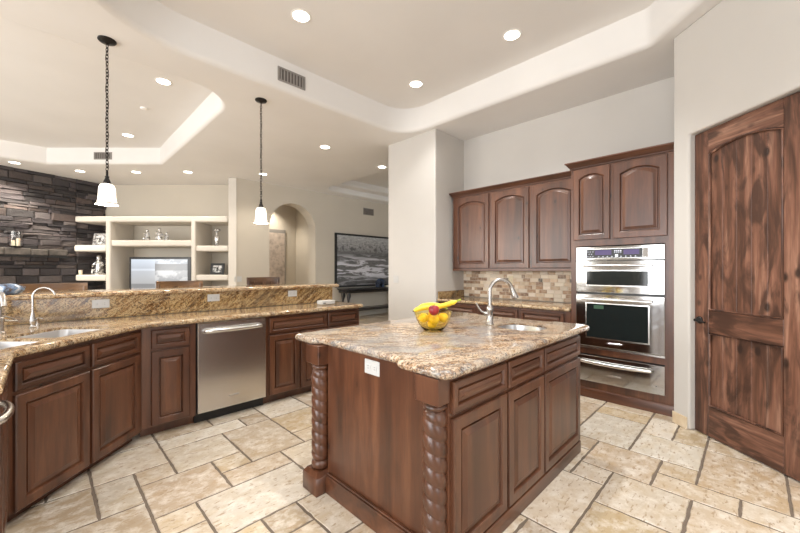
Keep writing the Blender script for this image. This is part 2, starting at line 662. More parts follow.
def front(parent, kind, x0, x1, z0, z1, y, rail, mats, arch=0.0, thick=0.0205, label=None):
    """raised-panel front facing local -y: frame part with its centre panel as a sub-part"""
    n = 12 if arch else 1
    xc, hw = (x0 + x1) / 2, (x1 - x0) / 2

    def ring(ins, yo, a):
        pts = [(x0 + ins, y + yo, z0 + ins), (x1 - ins, y + yo, z0 + ins)]
        for k in range(n + 1):
            x = (x1 - ins) + (x0 - x1 + 2 * ins) * k / n
            s = ((x - xc) / (hw - ins)) ** 2
            pts.append((x, y + yo, z1 - ins - a * s - (a * 0.15 if a else 0)))
        return pts

    f = MB()
    f.rings([ring(0, thick, 0), ring(0, 0.005, 0), ring(0.005, 0, 0), ring(rail - 0.012, 0, arch),
             ring(rail - 0.007, 0.003, arch), ring(rail - 0.002, 0.017, arch)], cap0=True, cap1=True)
    o = f.build(kind, mats, parent, smooth=False)
    if label:
        o['label'] = label
    p = MB()
    p.rings([ring(rail + 0.003, 0.0165, arch), ring(rail + 0.007, 0.008, arch), ring(rail + 0.012, 0.008, arch),
             ring(rail + 0.034, 0.001, arch), ring(rail + 0.036, 0.0, arch)], cap0=False, cap1=True)
    p.build('panel', mats, o, smooth=False)
    return o


def outlet(loc, rz, label, w=0.115, h=0.072, cat='outlet', name='wall_outlet', switch=False, plate='white'):
    t = thing(name, label, cat, loc, rz)
    MB().box(-w / 2, w / 2, -0.006, 0, -h / 2, h / 2, 0.003).build('cover_plate', M[plate], t)
    if switch:
        MB().box(-w * 0.22, w * 0.22, -0.009, -0.006, -h * 0.3, h * 0.3, 0.001).build('rocker', M[plate], t)
    else:
        for s in (-1, 1):
            f = MB().box(s * w * 0.21 - 0.016, s * w * 0.21 + 0.016, -0.0085, -0.006, -0.014, 0.014, 0.002).build('socket', M[plate], t)
            g = MB()
            for q in (-0.006, 0.006):
                g.box(s * w * 0.21 - 0.004, s * w * 0.21 + 0.004, -0.0092, -0.0084, q - 0.0012, q + 0.0012)
            g.build('slot', M['slot'], f)
    return t


# ------------------------------------------------------------------ room shell
ZS, ZH = 3.36, 3.70
random.seed(4)

# floor of travertine in a random ashlar pattern; the nearest tiles follow the photograph
UX, UY, OX, OY = 0.2035, 0.2010, 0.208, 0.060
fixed = [(4, 12, 2, 3), (2, 13, 2, 2), (3, 12, 1, 1), (3, 11, 2, 1), (1, 13, 1, 1), (1, 11, 2, 2), (5, 15, 1, 1), (0, 12, 1, 2),
         (2, 9, 3, 2), (2, 15, 3, 1), (14, 1, 2, 2), (12, 2, 2, 2), (13, 1, 1, 1), (12, 0, 1, 2), (11, 3, 1, 1), (8, 3, 3, 2),
         (10, 1, 2, 2), (8, 1, 2, 2), (14, 3, 3, 2), (13, -1, 3, 2), (0, 14, 2, 2), (6, 13, 2, 2), (5, 10, 2, 2), (-2, 10, 3, 2), (-2, 12, 2, 2),
         (0, 8, 2, 2), (2, 8, 1, 1), (10, -1, 2, 2), (12, -2, 1, 2), (7, 0, 3, 1), (16, 1, 2, 1), (7, 2, 1, 2)]
occ = {}
tiles = []


def place(i, j, w, h):
    cells = [(i + a, j + b) for a in range(w) for b in range(h)]
    if any(c in occ for c in cells):
        return False
    for c in cells:
        occ[c] = 1
    tiles.append((i, j, w, h))
    return True


for f in fixed:
    place(*f)
for j in range(-24, 60):
    for i in range(-24, 46):
        if (i, j) in occ:
            continue
        opts = [(3, 2), (2, 3), (2, 2), (2, 2), (2, 1), (1, 2), (2, 2), (3, 2)]
        random.shuffle(opts)
        for w, h in opts + [(2, 1), (1, 2), (1, 1)]:
            if place(i, j, w, h):
                break
fm = MB()
fm.box(-4.9, 9.3, -4.8, 12.2, -0.06, -0.004, mi=1)
lay = fm.bm.loops.layers.color.new('tint')
pal = [lin(222, 213, 200), lin(225, 218, 208), lin(218, 208, 195), lin(222, 211, 192), lin(229, 224, 216), lin(222, 215, 205), lin(216, 206, 191)]
for (i, j, w, h) in tiles:
    g = 0.0048 + random.uniform(0, 0.0015)
    x0, x1 = OX + i * UX + g, OX + (i + w) * UX - g
    y0, y1 = OY + j * UY + g, OY + (j + h) * UY - g
    if x1 < -4.8 or x0 > 9.2 or y1 < -4.7 or y0 > 12.1:
        continue
    col = random.choice(pal)
    k = random.uniform(0.93, 1.05)
    col = (col[0] * k, col[1] * k, col[2] * k, 1)
    e = 0.0025

    def rim(a0, b0, a1, b1, jit):
        pts = []
        cs = [(a0, b0), (a1, b0), (a1, b1), (a0, b1)]
        for q in range(4):
            p, r_ = Vector(cs[q]), Vector(cs[(q + 1) % 4])
            t_ = (r_ - p).normalized()
            n_ = Vector((-t_.y, t_.x))
            L_ = (r_ - p).length
            nn = max(2, int(L_ / 0.035))
            for k_ in range(nn):
                v_ = p + t_ * (L_ * k_ / nn) + n_ * (abs(random.gauss(0, jit)) if k_ else 0.0)
                pts.append((v_.x, v_.y))
        return pts
    lo = rim(x0, y0, x1, y1, 0.0024)
    cx_, cy_ = (x0 + x1) / 2, (y0 + y1) / 2
    hi = [(px_ + (e if px_ < cx_ else -e), py_ + (e if py_ < cy_ else -e)) for px_, py_ in lo]
    a = [fm.bm.verts.new((x, y, -0.004)) for x, y in lo]
    b = [fm.bm.verts.new((x, y, 0.0)) for x, y in hi]
    nn = len(a)
    fs = [fm.bm.faces.new((a[q], a[(q + 1) % nn], b[(q + 1) % nn], b[q])) for q in range(nn)] + [fm.bm.faces.new(b)]
    for fc in fs:
        fc.material_index = 0
        for lp in fc.loops:
            lp[lay] = col
fm.build('floor', [M['tile'], M['grout']], smooth=False, weld=False, kind='structure', recalc=False)

# ceiling: lower plane with three recessed trays, bull-nosed lips
kit = round_poly([(3.87, 0.685), (3.87, 3.78), (0.58, 3.78), (-2.6, 0.60), (-2.6, -2.6), (0.60, -2.6)],
                 [0.12, 0.42, 0.95, 0.5, 0.5, 0.3], 10)
great = round_poly([(1.572, 4.33), (1.572, 8.06), (0.03, 9.60), (-3.6, 9.60), (-3.6, 4.33)], [0.50, 0.03, 0.03, 0.05, 0.3], 10)
hall = round_poly([(8.6, 4.4), (8.6, 7.72), (4.95, 7.72), (4.95, 4.4)], [0.3, 0.3, 0.42, 0.3], 10)
cm = MB()
LIP = 0.055
outer = [(-4.9, -4.8), (9.3, -4.8), (9.3, 12.2), (-4.9, 12.2)]


def tray(loop, prof):
    """prof: list of (outward offset, z) from the lower ceiling up, last ring capped"""
    cm.rings([[(x, y, z) for x, y in offset(loop, o)] for o, z in prof], cap0=False, cap1=True)


def lip(z, o=0.0, r=LIP):
    return [(o + r - r * math.sin(a), z + r - r * math.cos(a)) for a in [PI / 2 * k / 5 for k in range(6)]]


tray(kit, lip(ZS) + [(0.0, ZH - 0.02), (-0.012, ZH)])
tray(great, lip(ZS) + [(0.0, 3.655), (-0.012, 3.67)])
tray(hall, lip(ZS, 0.0, 0.05) + [(0.0, 3.50), (-0.26, 3.50)] + lip(3.50, -0.31, 0.05)[1:] + [(-0.31, 3.66)])
cm.fill([outer] + [offset(l, LIP) for l in (kit, great)] + [offset(hall, 0.05)], lambda x, y: (x, y, ZS))
cm.build('ceiling', M['ceiling'], kind='structure')

# kitchen walls
MB().box(4.67, 4.87, 0.30, 3.25, 0, ZS).build('wall_right', M['paint'], kind='structure')
MB().prism(round_poly([(3.97, 3.25), (4.87, 3.25), (4.87, 4.247), (3.97, 4.247)], [0.02, 0, 0, 0.02], 4),
           lambda u, v, d: (u, v, d), 0, ZS).build('wall_column', M['paint'], kind='structure')

# pantry wall: local x runs along the wall toward the camera, local -y faces the room
PA = math.atan2(-0.749, -0.6626)
P0 = (3.82, 0.36, 0)


def pantry(mb, name, mats, kind=None, parent=None):
    o = mb.build(name, mats, parent, kind=kind)
    if parent is None:
        o.location = P0
        o.rotation_euler = (0, 0, PA)
    return o


wf = -0.045
DW_, DH_ = 0.80, 2.447
mp = lambda u, v, d: (u, d, v)
wl = [(-0.152, 0), (-0.0, 0), (-0.0, DH_ + 0.006), (DW_, DH_ + 0.006), (DW_, 0), (4.2, 0), (4.2, ZS), (-0.152, ZS)]
w = MB().prism(wl, mp, wf, 0.11)
ow = pantry(w, 'wall_pantry', M['paint'], kind='structure')
bv = ow.modifiers.new('bullnose', 'BEVEL')
bv.width = 0.016
bv.segments = 3
bv.limit_method = 'ANGLE'
MB().box(3.90, 4.67, 0.36, 0.505, 0, ZS).build('wall_pantry_return', M['paint'], kind='structure')
b = MB()
b.box(-0.160, -0.014, wf - 0.012, wf, 0, 0.10, 0.003)
b.box(DW_ + 0.014, 4.0, wf - 0.012, wf, 0, 0.10, 0.003)
pantry(b, 'baseboard_pantry', M['mosaic_grout'], kind='structure')
M['base_tile'] = mat('travertine_baseboard', lin(208, 188, 156), 0.4)
_t = NT(M['base_tile'])
_t.color(_t.ramp(_t.noise(_t.mapping(), 7, 4), [(0.3, lin(198, 176, 144)), (0.7, lin(222, 208, 184))]))
bpy.data.objects['baseboard_pantry'].data.materials[0] = M['base_tile']

# great-room walls
A0, A1, AZ = 3.748, 4.983, 2.36
ar = (A1 - A0) / 2
wl = [(2.975, 0), (A0, 0), (A0, AZ)]
for k in range(1, 24):
    a = PI - PI * k / 24
    wl.append(((A0 + A1) / 2 + ar * math.cos(a), AZ + ar * math.sin(a)))
wl += [(A1, AZ), (A1, 0), (9.3, 0), (9.3, ZS), (2.975, ZS)]
MB().prism(wl, lambda u, v, d: (u, d, v), 8.10, 8.45).build('wall_far', M['paint_warm_lit'], kind='structure')
# hallway behind the arch
MB().box(2.4, 5.42, 9.80, 9.92, 0, ZS).build('wall_hall_back', M['paint_warm_lit'], kind='structure')
MB().box(5.36, 5.46, 8.45, 9.80, 0, ZS).build('wall_hall_right', M['paint_warm_lit'], kind='structure')

# slanted wall behind the shelves and the wall end beside them (frame: x sideways, y away from the camera)
DIA = R(-45)


def dia(mb, name, mats, kind=None, parent=None):
    o = mb.build(name, mats, parent, kind=kind)
    if parent is None:
        o.rotation_euler = (0, 0, DIA)
    return o


dia(MB().box(-7.2, -3.64, 8.5, 8.62, 0, ZS), 'wall_niche', M['paint_warm_lit'], 'structure')
dia(MB().box(-3.784, -3.60, 7.83, 8.5, 0, ZS, 0.012, seg=3), 'wall_niche_end', M['shelf'], 'structure')

# outer walls behind and beside the camera, with window openings


def window_wall(name, u0, u1, openings, mapf, d0, d1, m):
    mb = MB()
    xs = u0
    for (a, c, z0, z1) in openings:
        mb.prism([(xs, 0), (a, 0), (a, ZS), (xs, ZS)], mapf, d0, d1)
        mb.prism([(a, 0), (c, 0), (c, z0), (a, z0)], mapf, d0, d1)
        mb.prism([(a, z1), (c, z1), (c, ZS), (a, ZS)], mapf, d0, d1)
        xs = c
    mb.prism([(xs, 0), (u1, 0), (u1, ZS), (xs, ZS)], mapf, d0, d1)
    return mb.build(name, m, kind='structure', weld=False)


def window(name, u0, u1, z0, z1, mapf, d, panes):
    mb = MB()
    t = 0.06

    def bar(a, b, c, e):
        mb.prism([(a, c), (b, c), (b, e), (a, e)], mapf, d - 0.04, d + 0.04)
    bar(u0, u1, z0, z0 + t)
    bar(u0, u1, z1 - t, z1)
    bar(u0, u0 + t, z0 + t, z1 - t)
    bar(u1 - t, u1, z0 + t, z1 - t)
    for k in range(1, panes):
        x = u0 + (u1 - u0) * k / panes
        bar(x - 0.03, x + 0.03, z0 + t, z1 - t)
    return mb.build(name, M['trim_white'], kind='structure', weld=False)


mL = lambda u, v, d: (d, u, v)
mR = lambda u, v, d: (u, d, v)
window_wall('wall_left', -4.8, 12.2, [(-1.5, 2.3, 0.3, 2.9), (3.8, 8.5, 1.0, 2.9)], mL, -4.7, -4.5, M['paint'])
window_wall('wall_rear', -4.5, 4.0, [(-1.7, 2.9, 0.3, 2.9)], mR, -4.7, -4.5, M['paint'])
window('window_1', -1.5, 2.3, 0.3, 2.9, mL, -4.6, 3)
window('window_2', 3.8, 8.5, 1.0, 2.9, mL, -4.6, 4)
window('window_3', -1.7, 2.9, 0.3, 2.9, mR, -4.6, 3)
MB().box(9.1, 9.3, 0, 12.2, 0, ZS).build('wall_hall_end', M['paint_warm_lit'], kind='structure')

# stacked stone fireplace wall
path = [Vector((-4.5, 8.93)), Vector((0.50, 10.73)), Vector((0.985, 10.95)), Vector((1.35, 11.30))]
sm = MB()
lay = sm.bm.loops.layers.color.new('tint')
spal = [lin(116, 110, 109), lin(130, 124, 121), lin(104, 99, 98), lin(142, 135, 130), lin(122, 115, 112), lin(96, 92, 92), lin(130, 120, 114)]


def stone_block(p, q, z0, z1, out):
    t = (q - p).normalized()
    nrm = Vector((t.y, -t.x))
    j = lambda s: random.uniform(-s, s)
    a = []
    for (pt, z, o) in ((p, z0, 0), (q, z0, 0), (q, z1, 0), (p, z1, 0)):
        a.append((pt.x - nrm.x * 0.05, pt.y - nrm.y * 0.05, z))
    f = []
    for (pt, z) in ((p + t * 0.003, z0 + 0.003), (q - t * 0.003, z0 + 0.003), (q - t * 0.003, z1 - 0.003), (p + t * 0.003, z1 - 0.003)):
        o = out + j(0.018)
        f.append((pt.x + nrm.x * o, pt.y + nrm.y * o, z + j(0.005)))
    g = []
    cx = Vector((sum(v[0] for v in f) / 4, sum(v[1] for v in f) / 4, sum(v[2] for v in f) / 4))
    for v in f:
        v = Vector(v)
        d = v + (cx - v) * random.uniform(0.05, 0.22)
        g.append((d.x + nrm.x * 0.012, d.y + nrm.y * 0.012, d.z))
    col = random.choice(spal)
    k = random.uniform(1.25, 1.9)
    col = (col[0] * k, col[1] * k * 1.03, col[2] * k * 1.10, 1)
    vr = [[sm.bm.verts.new(v) for v in r] for r in (a, f, g)]
    fs = []
    for r0, r1 in zip(vr, vr[1:]):
        for i in range(4):
            fs.append(sm.bm.faces.new((r0[i], r0[(i + 1) % 4], r1[(i + 1) % 4], r1[i])))
    fs.append(sm.bm.faces.new(vr[2]))
    for fc in fs:
        for lp in fc.loops:
            lp[lay] = col


for si in range(3):
    p, q = path[si], path[si + 1]
    L = (q - p).length
    t = (q - p).normalized()
    z = 0.0
    while z < ZS - 0.005:
        h = random.choice([0.05, 0.07, 0.085, 0.10, 0.12, 0.15])
        z1 = min(z + h, ZS)
        s = 0.0 if si else max(0.0, L - 3.2)
        while s < L - 1e-3:
            ln = random.uniform(0.14, 0.52) if h < 0.12 else random.uniform(0.2, 0.42)
            e = min(s + ln, L)
            if L - e < 0.1:
                e = L
            stone_block(p + t * s, p + t * e, z, z1, random.uniform(-0.012, 0.03))
            s = e
        z = z1
for c in sm.bm.faces:
    c.material_index = 0
mbk = [(v.x, v.y) for v in path]
st = sm.build('wall_fireplace', [M['stone']], smooth=False, weld=False, kind='structure')
MB().prism([(-4.5, 8.98), (0.48, 10.775), (0.965, 10.995), (1.30, 11.33), (1.1, 12.2), (-4.5, 12.2)],
           lambda u, v, d: (u, v, d), 0, ZS).build('wall_fireplace_core', M['vent_dark'], kind='structure')

# low bar wall behind the counter
MB().box(-2.2, 2.68, 3.945, 4.06, 0, 1.105).build('wall_bar', M['paint'], kind='structure')

# ------------------------------------------------------------------ kitchen island
isl = thing('kitchen_island', 'large reddish brown wooden island with rope-twist corner posts in the middle of the floor', 'kitchen island', (1.2, 0.925, 0))
IX, IY = 1.2, 0.925


class Off(MB):
    def __init__(self, dx, dy):
        super().__init__()
        self.d = Vector((-dx, -dy, 0))

    def build(self, *a, **k):
        for v in self.bm.verts:
            v.co += self.d
        return super().build(*a, **k)


def ib():
    return Off(IX, IY)


m = ib()
m.box(1.27, 2.775, 0.945, 2.06, 0.0, 0.70)
m.box(1.27, 2.20, 0.945, 2.06, 0.70, 0.879)
m.box(2.20, 2.775, 1.45, 2.06, 0.70, 0.879)
m.box(2.755, 2.775, 0.945, 1.45, 0.70, 0.879)
m.build('body', M['wood'], isl, weld=False)
ib().box(1.218, 2.775, 0.925, 0.945, 0.0, 0.879, 0.001).build('face_frame', M['wood'], isl)
ib().box(1.21, 1.27, 1.058, 1.825, 0.0, 0.879, 0.001).build('end_panel', M['wood'], isl)
m = ib()
m.box(1.185, 1.21, 1.058, 1.81, 0.0, 0.108, 0.002)
m.box(1.192, 1.21, 1.058, 1.81, 0.108, 0.118, 0.003)
m.build('base_moulding', M['wood_h'], isl)
ib().box(1.225, 2.778, 0.904, 0.925, 0.0, 0.083, 0.003).build('base_rail', M['wood_h'], isl)


def twist_post(cx, cy, bx0, bx1, by0, by1, px0, px1, py0, py1):
    m = ib()
    m.box(bx0, bx1, by0, by1, 0.765, 0.879, 0.003)
    post = m.build('corner_post', M['wood'], isl)
    # turned and rope-carved shaft
    m = ib()
    seg = 56
    prof = [(0.036, 0.128), (0.050, 0.134), (0.054, 0.145), (0.056, 0.16), (0.052, 0.172), (0.044, 0.178), (0.046, 0.184)]
    rs = []
    for r, z in prof:
        rs.append([(cx + r * math.cos(2 * PI * i / seg), cy + r * math.sin(2 * PI * i / seg), z) for i in range(seg)])
    z = 0.19
    while z <= 0.716:
        env = min(1.0, (z - 0.185) / 0.03, (0.722 - z) / 0.03)
        ring = []
        for i in range(seg):
            th = 2 * PI * i / seg
            ph = th + 2 * PI * z / 0.132
            r = 0.0465 + 0.0095 * abs(math.cos(ph)) ** 0.55 * env + 0.003 * (1 - env)
            ring.append((cx + r * math.cos(th), cy + r * math.sin(th), z))
        rs.append(ring)
        z += 0.005
    for r, z in [(0.046, 0.722), (0.042, 0.727), (0.050, 0.733), (0.054, 0.742), (0.052, 0.750), (0.046, 0.755), (0.057, 0.760), (0.058, 0.766)]:
        rs.append([(cx + r * math.cos(2 * PI * i / seg), cy + r * math.sin(2 * PI * i / seg), z) for i in range(seg)])
    m.rings(rs)
    m.build('rope_shaft', M['wood'], post)
    m = ib()
    m.box(px0, px1, py0, py1, 0.0, 0.105, 0.003)
    x0, x1, y0, y1 = px0 + 0.012, px1 - 0.012, py0 + 0.012, py1 - 0.012
    m.rings([[(px0 + 0.004, py0 + 0.004, 0.105), (px1 - 0.004, py0 + 0.004, 0.105), (px1 - 0.004, py1 - 0.004, 0.105), (px0 + 0.004, py1 - 0.004, 0.105)],
             [(px0 + 0.02, py0 + 0.02, 0.128), (px1 - 0.02, py0 + 0.02, 0.128), (px1 - 0.02, py1 - 0.02, 0.128), (px0 + 0.02, py1 - 0.02, 0.128)]])
    m.build('plinth', M['wood'], post)


twist_post(1.200, 0.985, 1.14, 1.216, 0.918, 1.052, 1.12, 1.262, 0.905, 1.058)
twist_post(1.200, 1.888, 1.14, 1.262, 1.82, 1.96, 1.12, 1.268, 1.81, 1.965)

bays = [(1.232, 1.692), (1.710, 2.146), (2.162, 2.772)]
for x0, x1 in bays:
    front(isl, 'drawer', x0 - IX, x1 - IX, 0.712, 0.852, 0.905 - IY, 0.040, M['wood_h'])
    front(isl, 'door', x0 - IX, x1 - IX, 0.090, 0.692, 0.905 - IY, 0.062, M['wood'])

# island countertop with stepped corners and a sink cut-out
IT, IB_ = 0.920, 0.879
shape = [(1.135, 0.868), (2.895, 0.868), (2.895, 1.14), (2.845, 1.185), (2.845, 1.80), (2.895, 1.845), (2.895, 2.115),
         (1.135, 2.115), (1.135, 1.885), (1.185, 1.845), (1.185, 1.195), (1.135, 1.155)]
shape = round_poly(shape, [0.045, 0.05, 0.04, 0.04, 0.04, 0.04, 0.09, 0.04, 0.035, 0.035, 0.035, 0.035], 6)
sink_hole = [(2.435 + 0.15 * math.copysign(abs(math.cos(a)) ** 0.7, math.cos(a)), 1.195 + 0.165 * math.copysign(abs(math.sin(a)) ** 0.7, math.sin(a)))
             for a in [2 * PI * k / 32 for k in range(32)]]
o = slab(shape, [sink_hole], IT, IB_).build('granite_countertop', M['granite_island'])
tag(o, 'polished tan and grey granite slab on the island with stepped corners', 'countertop')

ISK = thing('prep_sink', 'small steel prep sink set in the island countertop', 'sink', (2.435, 1.195, 0.74))
m = MB()
lp = [(x - 2.435, y - 1.195) for x, y in sink_hole]
rs = []
for s, z in [(0.995, 0.166), (0.985, 0.168), (0.975, 0.164), (0.95, 0.03), (0.88, 0.005), (0.5, 0.0), (0.16, -0.002)]:
    rs.append([(x * s, y * s, z) for x, y in lp])
m.rings(rs, cap0=False, cap1=True)
m.build('basin', M['sink'], ISK)
MB().lathe([(0.032, 0.0), (0.032, 0.004), (0.02, 0.004), (0.018, 0.002)], (0, 0, 0), 20).build('drain', M['chrome'], ISK)


def arc_pts(c, r, a0, a1, n, dirv):
    """points on a vertical arc in the plane of dirv"""
    out = []
    for k in range(n + 1):
        a = a0 + (a1 - a0) * k / n
        out.append(Vector(c) + Vector((dirv[0], dirv[1], 0)) * (r * math.cos(a)) + Vector((0, 0, r * math.sin(a))))
    return out


# island pull-down faucet
fx, fy = 2.355, 1.405
fa = thing('pull_down_faucet', 'tall arched nickel faucet with a side lever on the island', 'faucet', (fx, fy, IT))
MB().lathe([(0.030, 0.0), (0.031, 0.006), (0.025, 0.012), (0.0235, 0.10), (0.026, 0.104), (0.026, 0.128), (0.017, 0.142), (0.0145, 0.15)], (0, 0, 0), 24).build('base', M['chrome'], fa)
dv = Vector((0.80, -0.60, 0))
rr = 0.088
pts = [Vector((0, 0, 0.14)), Vector((0, 0, 0.19)), Vector((0, 0, 0.235))]
pts += arc_pts(dv * rr + Vector((0, 0, 0.25)), rr, PI, 0.28, 16, dv)
MB().tube(pts, 0.0135, 14).build('spout', M['chrome'], fa)
e = pts[-1]
t = (pts[-1] - pts[-2]).normalized()
MB().tube([e - t * 0.002, e + t * 0.02, e + t * 0.05, e + t * 0.078, e + t * 0.085], [0.0158, 0.018, 0.022, 0.0265, 0.024], 18).build('spray_head', M['chrome'], fa)
m = MB()
hv = Vector((-0.72, 0.69, 0))
m.tube([Vector((0, 0, 0.085)), hv * 0.042 + Vector((0, 0, 0.085))], 0.017, 14)
m.tube([hv * 0.030 + Vector((0, 0, 0.088)), hv * 0.062 + Vector((0, 0, 0.100)), hv * 0.088 + Vector((0, 0, 0.135)), hv * 0.104 + Vector((0, 0, 0.165))], [0.010, 0.0085, 0.007, 0.006], 10)
m.build('lever', M['chrome'], fa)

outlet((1.21, 1.413, 0.822), R(-90), 'white double outlet on the end panel of the island', 0.118, 0.076)

# fruit bowl on the island
bx, by = 1.862, 1.545
bw = thing('fruit_bowl', 'clear amber glass bowl of yellow fruit on the island', 'bowl', (bx, by, IT))
prof = [(0.0, 0.002), (0.054, 0.0), (0.064, 0.004), (0.088, 0.030), (0.110, 0.068), (0.124, 0.108), (0.129, 0.132),
        (0.126, 0.132), (0.120, 0.108), (0.106, 0.070), (0.084, 0.034), (0.058, 0.010), (0.0, 0.008)]
MB().lathe(prof, (0, 0, 0), 40).build('glass', M['bowl_glass'], bw)
view = Vector((-1, -1, 0)).normalized()
side = Vector((1, -1, 0)).normalized()


def at_bowl(s, v, z):
    p = side * s + view * v
    return (bx + p.x, by + p.y, IT + z)


lem = [(-0.006, 0.006, 0.046, 'yellow lemon at the very bottom of the glass bowl'),
       (-0.066, 0.008, 0.086, 'yellow lemon showing through the left side of the bowl'),
       (0.000, 0.066, 0.082, 'yellow lemon showing through the front of the bowl below the apple'),
       (0.066, 0.010, 0.088, 'yellow lemon showing through the right side of the bowl'),
       (0.006, -0.064, 0.088, 'yellow lemon at the back of the bowl under the bananas'),
       (0.000, -0.002, 0.114, 'yellow lemon in the middle of the bowl under the bananas')]
for i, (s, v, z, lb) in enumerate(lem):
    o = MB()
    mt = Matrix.Rotation(random.uniform(0, PI), 3, 'Z') @ Matrix.Rotation(random.uniform(-0.5, 0.5), 3, 'X')
    o.ball((0, 0, 0), 0.036, 0.032, 0.032, mtx=mt)
    tip = mt @ Vector((0.035, 0, 0))
    o.ball(tip, 0.007, seg=8, rows=6)
    o = o.build('lemon', M['lemon'])
    o.location = at_bowl(s, v, z)
    tag(o, lb, 'lemon', 'lemons in the fruit bowl')


def banana(label, p0, heading, bend_up, L=0.17, roll=0.0):
    t = thing('banana', label, 'banana', p0, 0, 'bananas on top of the fruit bowl')
    h = Vector((heading[0], heading[1], 0)).normalized()
    pts, rad = [], []
    n = 14
    for k in range(n + 1):
        u = k / n
        x = (u - 0.5) * L
        z = bend_up * (((u - 0.5) * 2) ** 2) * 0.045
        pts.append(h * x + Vector((0, 0, z + heading[2] * x)))
        rad.append(0.0168 * min(1.0, 0.30 + 3.2 * min(u, 1 - u) ** 0.8))
    MB().tube(pts, rad, 8).build('peel', M['banana'], t)
    d = (pts[-1] - pts[-2]).normalized()
    MB().tube([pts[-1] - d * 0.006, pts[-1] + d * 0.018, pts[-1] + d * 0.026], [0.0075, 0.006, 0.007], 8).build('stem', M['stem_green'], t)
    d0 = (pts[0] - pts[1]).normalized()
    MB().tube([pts[0] - d0 * 0.003, pts[0] + d0 * 0.006], [0.006, 0.004], 8).build('tip', M['stem_dark'], t)
    return t


sd = side
banana('banana lying across the bowl with its stem raised to the right', at_bowl(0.074, -0.004, 0.170), (sd.x, sd.y, 0.26), 0.15, 0.18)
banana('banana lying flat along the back rim of the bowl', at_bowl(-0.01, -0.062, 0.168), (sd.x * 0.98 - 0.1, sd.y, 0.03), -0.45, 0.18)
banana('banana at the left of the bowl with its dark tip over the rim', at_bowl(-0.062, 0.020, 0.156), (sd.x + 0.3 * -view.x, sd.y + 0.3 * -view.y, 0.10), -0.25, 0.15)
ap = thing('red_apple', 'dark red apple leaning on the front rim of the fruit bowl', 'apple', at_bowl(-0.004, 0.098, 0.146), 0)
prof = [(0.002, -0.026), (0.012, -0.030), (0.024, -0.024), (0.033, -0.008), (0.036, 0.008), (0.031, 0.024), (0.020, 0.032), (0.010, 0.031), (0.002, 0.024)]
MB().lathe(prof, (0, 0, 0), 24).build('flesh', M['apple'], ap)
MB().tube([(0, 0, 0.022), (0.002, 0, 0.034), (0.006, 0, 0.044)], 0.0018, 6).build('stem', M['stem_dark'], ap)

# ------------------------------------------------------------------ counter run with dishwasher and corner sink
ZB, ZT = 0.08, 0.879


def base_cabinet(label, loc, rz, w, depth, drawers, doors, body_top=ZT, toe=True, name='base_cabinet', knob=None, zd=0.095):
    t = thing(name, label, 'cabinet', loc, rz)
    m = MB()
    m.box(0, w, 0.002, depth, ZB, body_top)
    if body_top < ZT:
        m.box(0, w, 0.002, 0.02, body_top, ZT)
    m.build('body', M['wood'], t, weld=False)
    if toe:
        MB().box(0, w, 0.075, depth, 0, ZB).build('toe_kick', M['wood'], t)
    for a, b_ in drawers:
        front(t, 'drawer', a, b_, 0.702, 0.852, -0.018, 0.040, M['wood_h'])
    for a, b_ in doors:
        d = front(t, 'door', a, b_, zd, 0.682, -0.018, 0.060, M['wood'])
        if knob and knob[0] == (a, b_):
            m = MB()
            m.lathe([(0.006, 0.0), (0.006, 0.014), (0.015, 0.018), (0.016, 0.026), (0.008, 0.031)], (0, 0, 0), 14, mtx=Matrix.Translation((knob[1], -0.018, knob[2])) @ Matrix.Rotation(R(90), 4, 'X'))
            m.build('knob', M['iron'], d)
    return t


FY = 3.388
base_cabinet('narrow brown base cabinet between the corner sink cabinet and the dishwasher', (0.537, FY, 0), 0, 0.378, 0.50,
             [(0.060, 0.329)], [(0.060, 0.329)])
base_cabinet('brown two-door base cabinet directly right of the dishwasher', (1.533, FY, 0), 0, 0.697, 0.53,
             [(0.032, 0.690)], [(0.029, 0.355), (0.373, 0.690)])
base_cabinet('brown single-door base cabinet at the far right end of the bar counter', (2.232, FY, 0), 0, 0.458, 0.53,
             [(0.010, 0.436)], [(0.010, 0.436)], knob=((0.010, 0.436), 0.40, 0.62))
# diagonal sink base
e1 = Vector((1, 1, 0)) / SQ
n1 = Vector((-1, 1, 0)) / SQ


def dn(d, n, z=0.0):
    v = e1 * d + n1 * n
    return (v.x, v.y, z)


base_cabinet('brown angled corner cabinet under the double sink with two doors', dn(1.800, 1.992), R(46.3), 0.974, 0.34,
             [(0.030, 0.478), (0.502, 0.938)], [(0.030, 0.478), (0.502, 0.938)], body_top=0.66, zd=0.078, name='sink_cabinet')
# short run to the left of the corner
base_cabinet('sliver of brown base cabinet at the left edge beside the range', (-0.148, 2.30, 0), R(90), 0.362, 0.58,
             [(0.02, 0.345)], [(0.02, 0.345)])

# dishwasher
dw = thing('dishwasher', 'stainless steel dishwasher under the bar counter', 'dishwasher', (1.2225, 3.385, 0))
MB().box(-0.300, 0.300, 0.0, 0.52, 0.09, 0.868).build('tub', M['black'], dw)
MB().box(-0.298, 0.298, -0.022, 0.0, 0.098, 0.872, 0.004, seg=2).build('door_panel', M['steel'], dw)
MB().box(-0.304, 0.304, 0.055, 0.075, 0.0, 0.095).build('kick_plate', M['black'], dw)
m = MB()
pts = [(-0.245, -0.024, 0.800), (-0.24, -0.050, 0.801)] + [(-0.235 + 0.47 * k / 10, -0.056 - 0.010 * math.sin(PI * k / 10), 0.802) for k in range(11)] + [(0.24, -0.050, 0.801), (0.245, -0.024, 0.800)]
m.tube(pts, 0.017, 12, flat=1.15)
m.build('handle', M['handle'], dw)
MB().box(-0.045, 0.045, -0.0245, -0.022, 0.194, 0.204, 0.001).build('name_plate', M['grey_metal'], dw)

# main countertop, bullnose, with two basin cut-outs
LT, LB = 0.920, 0.879


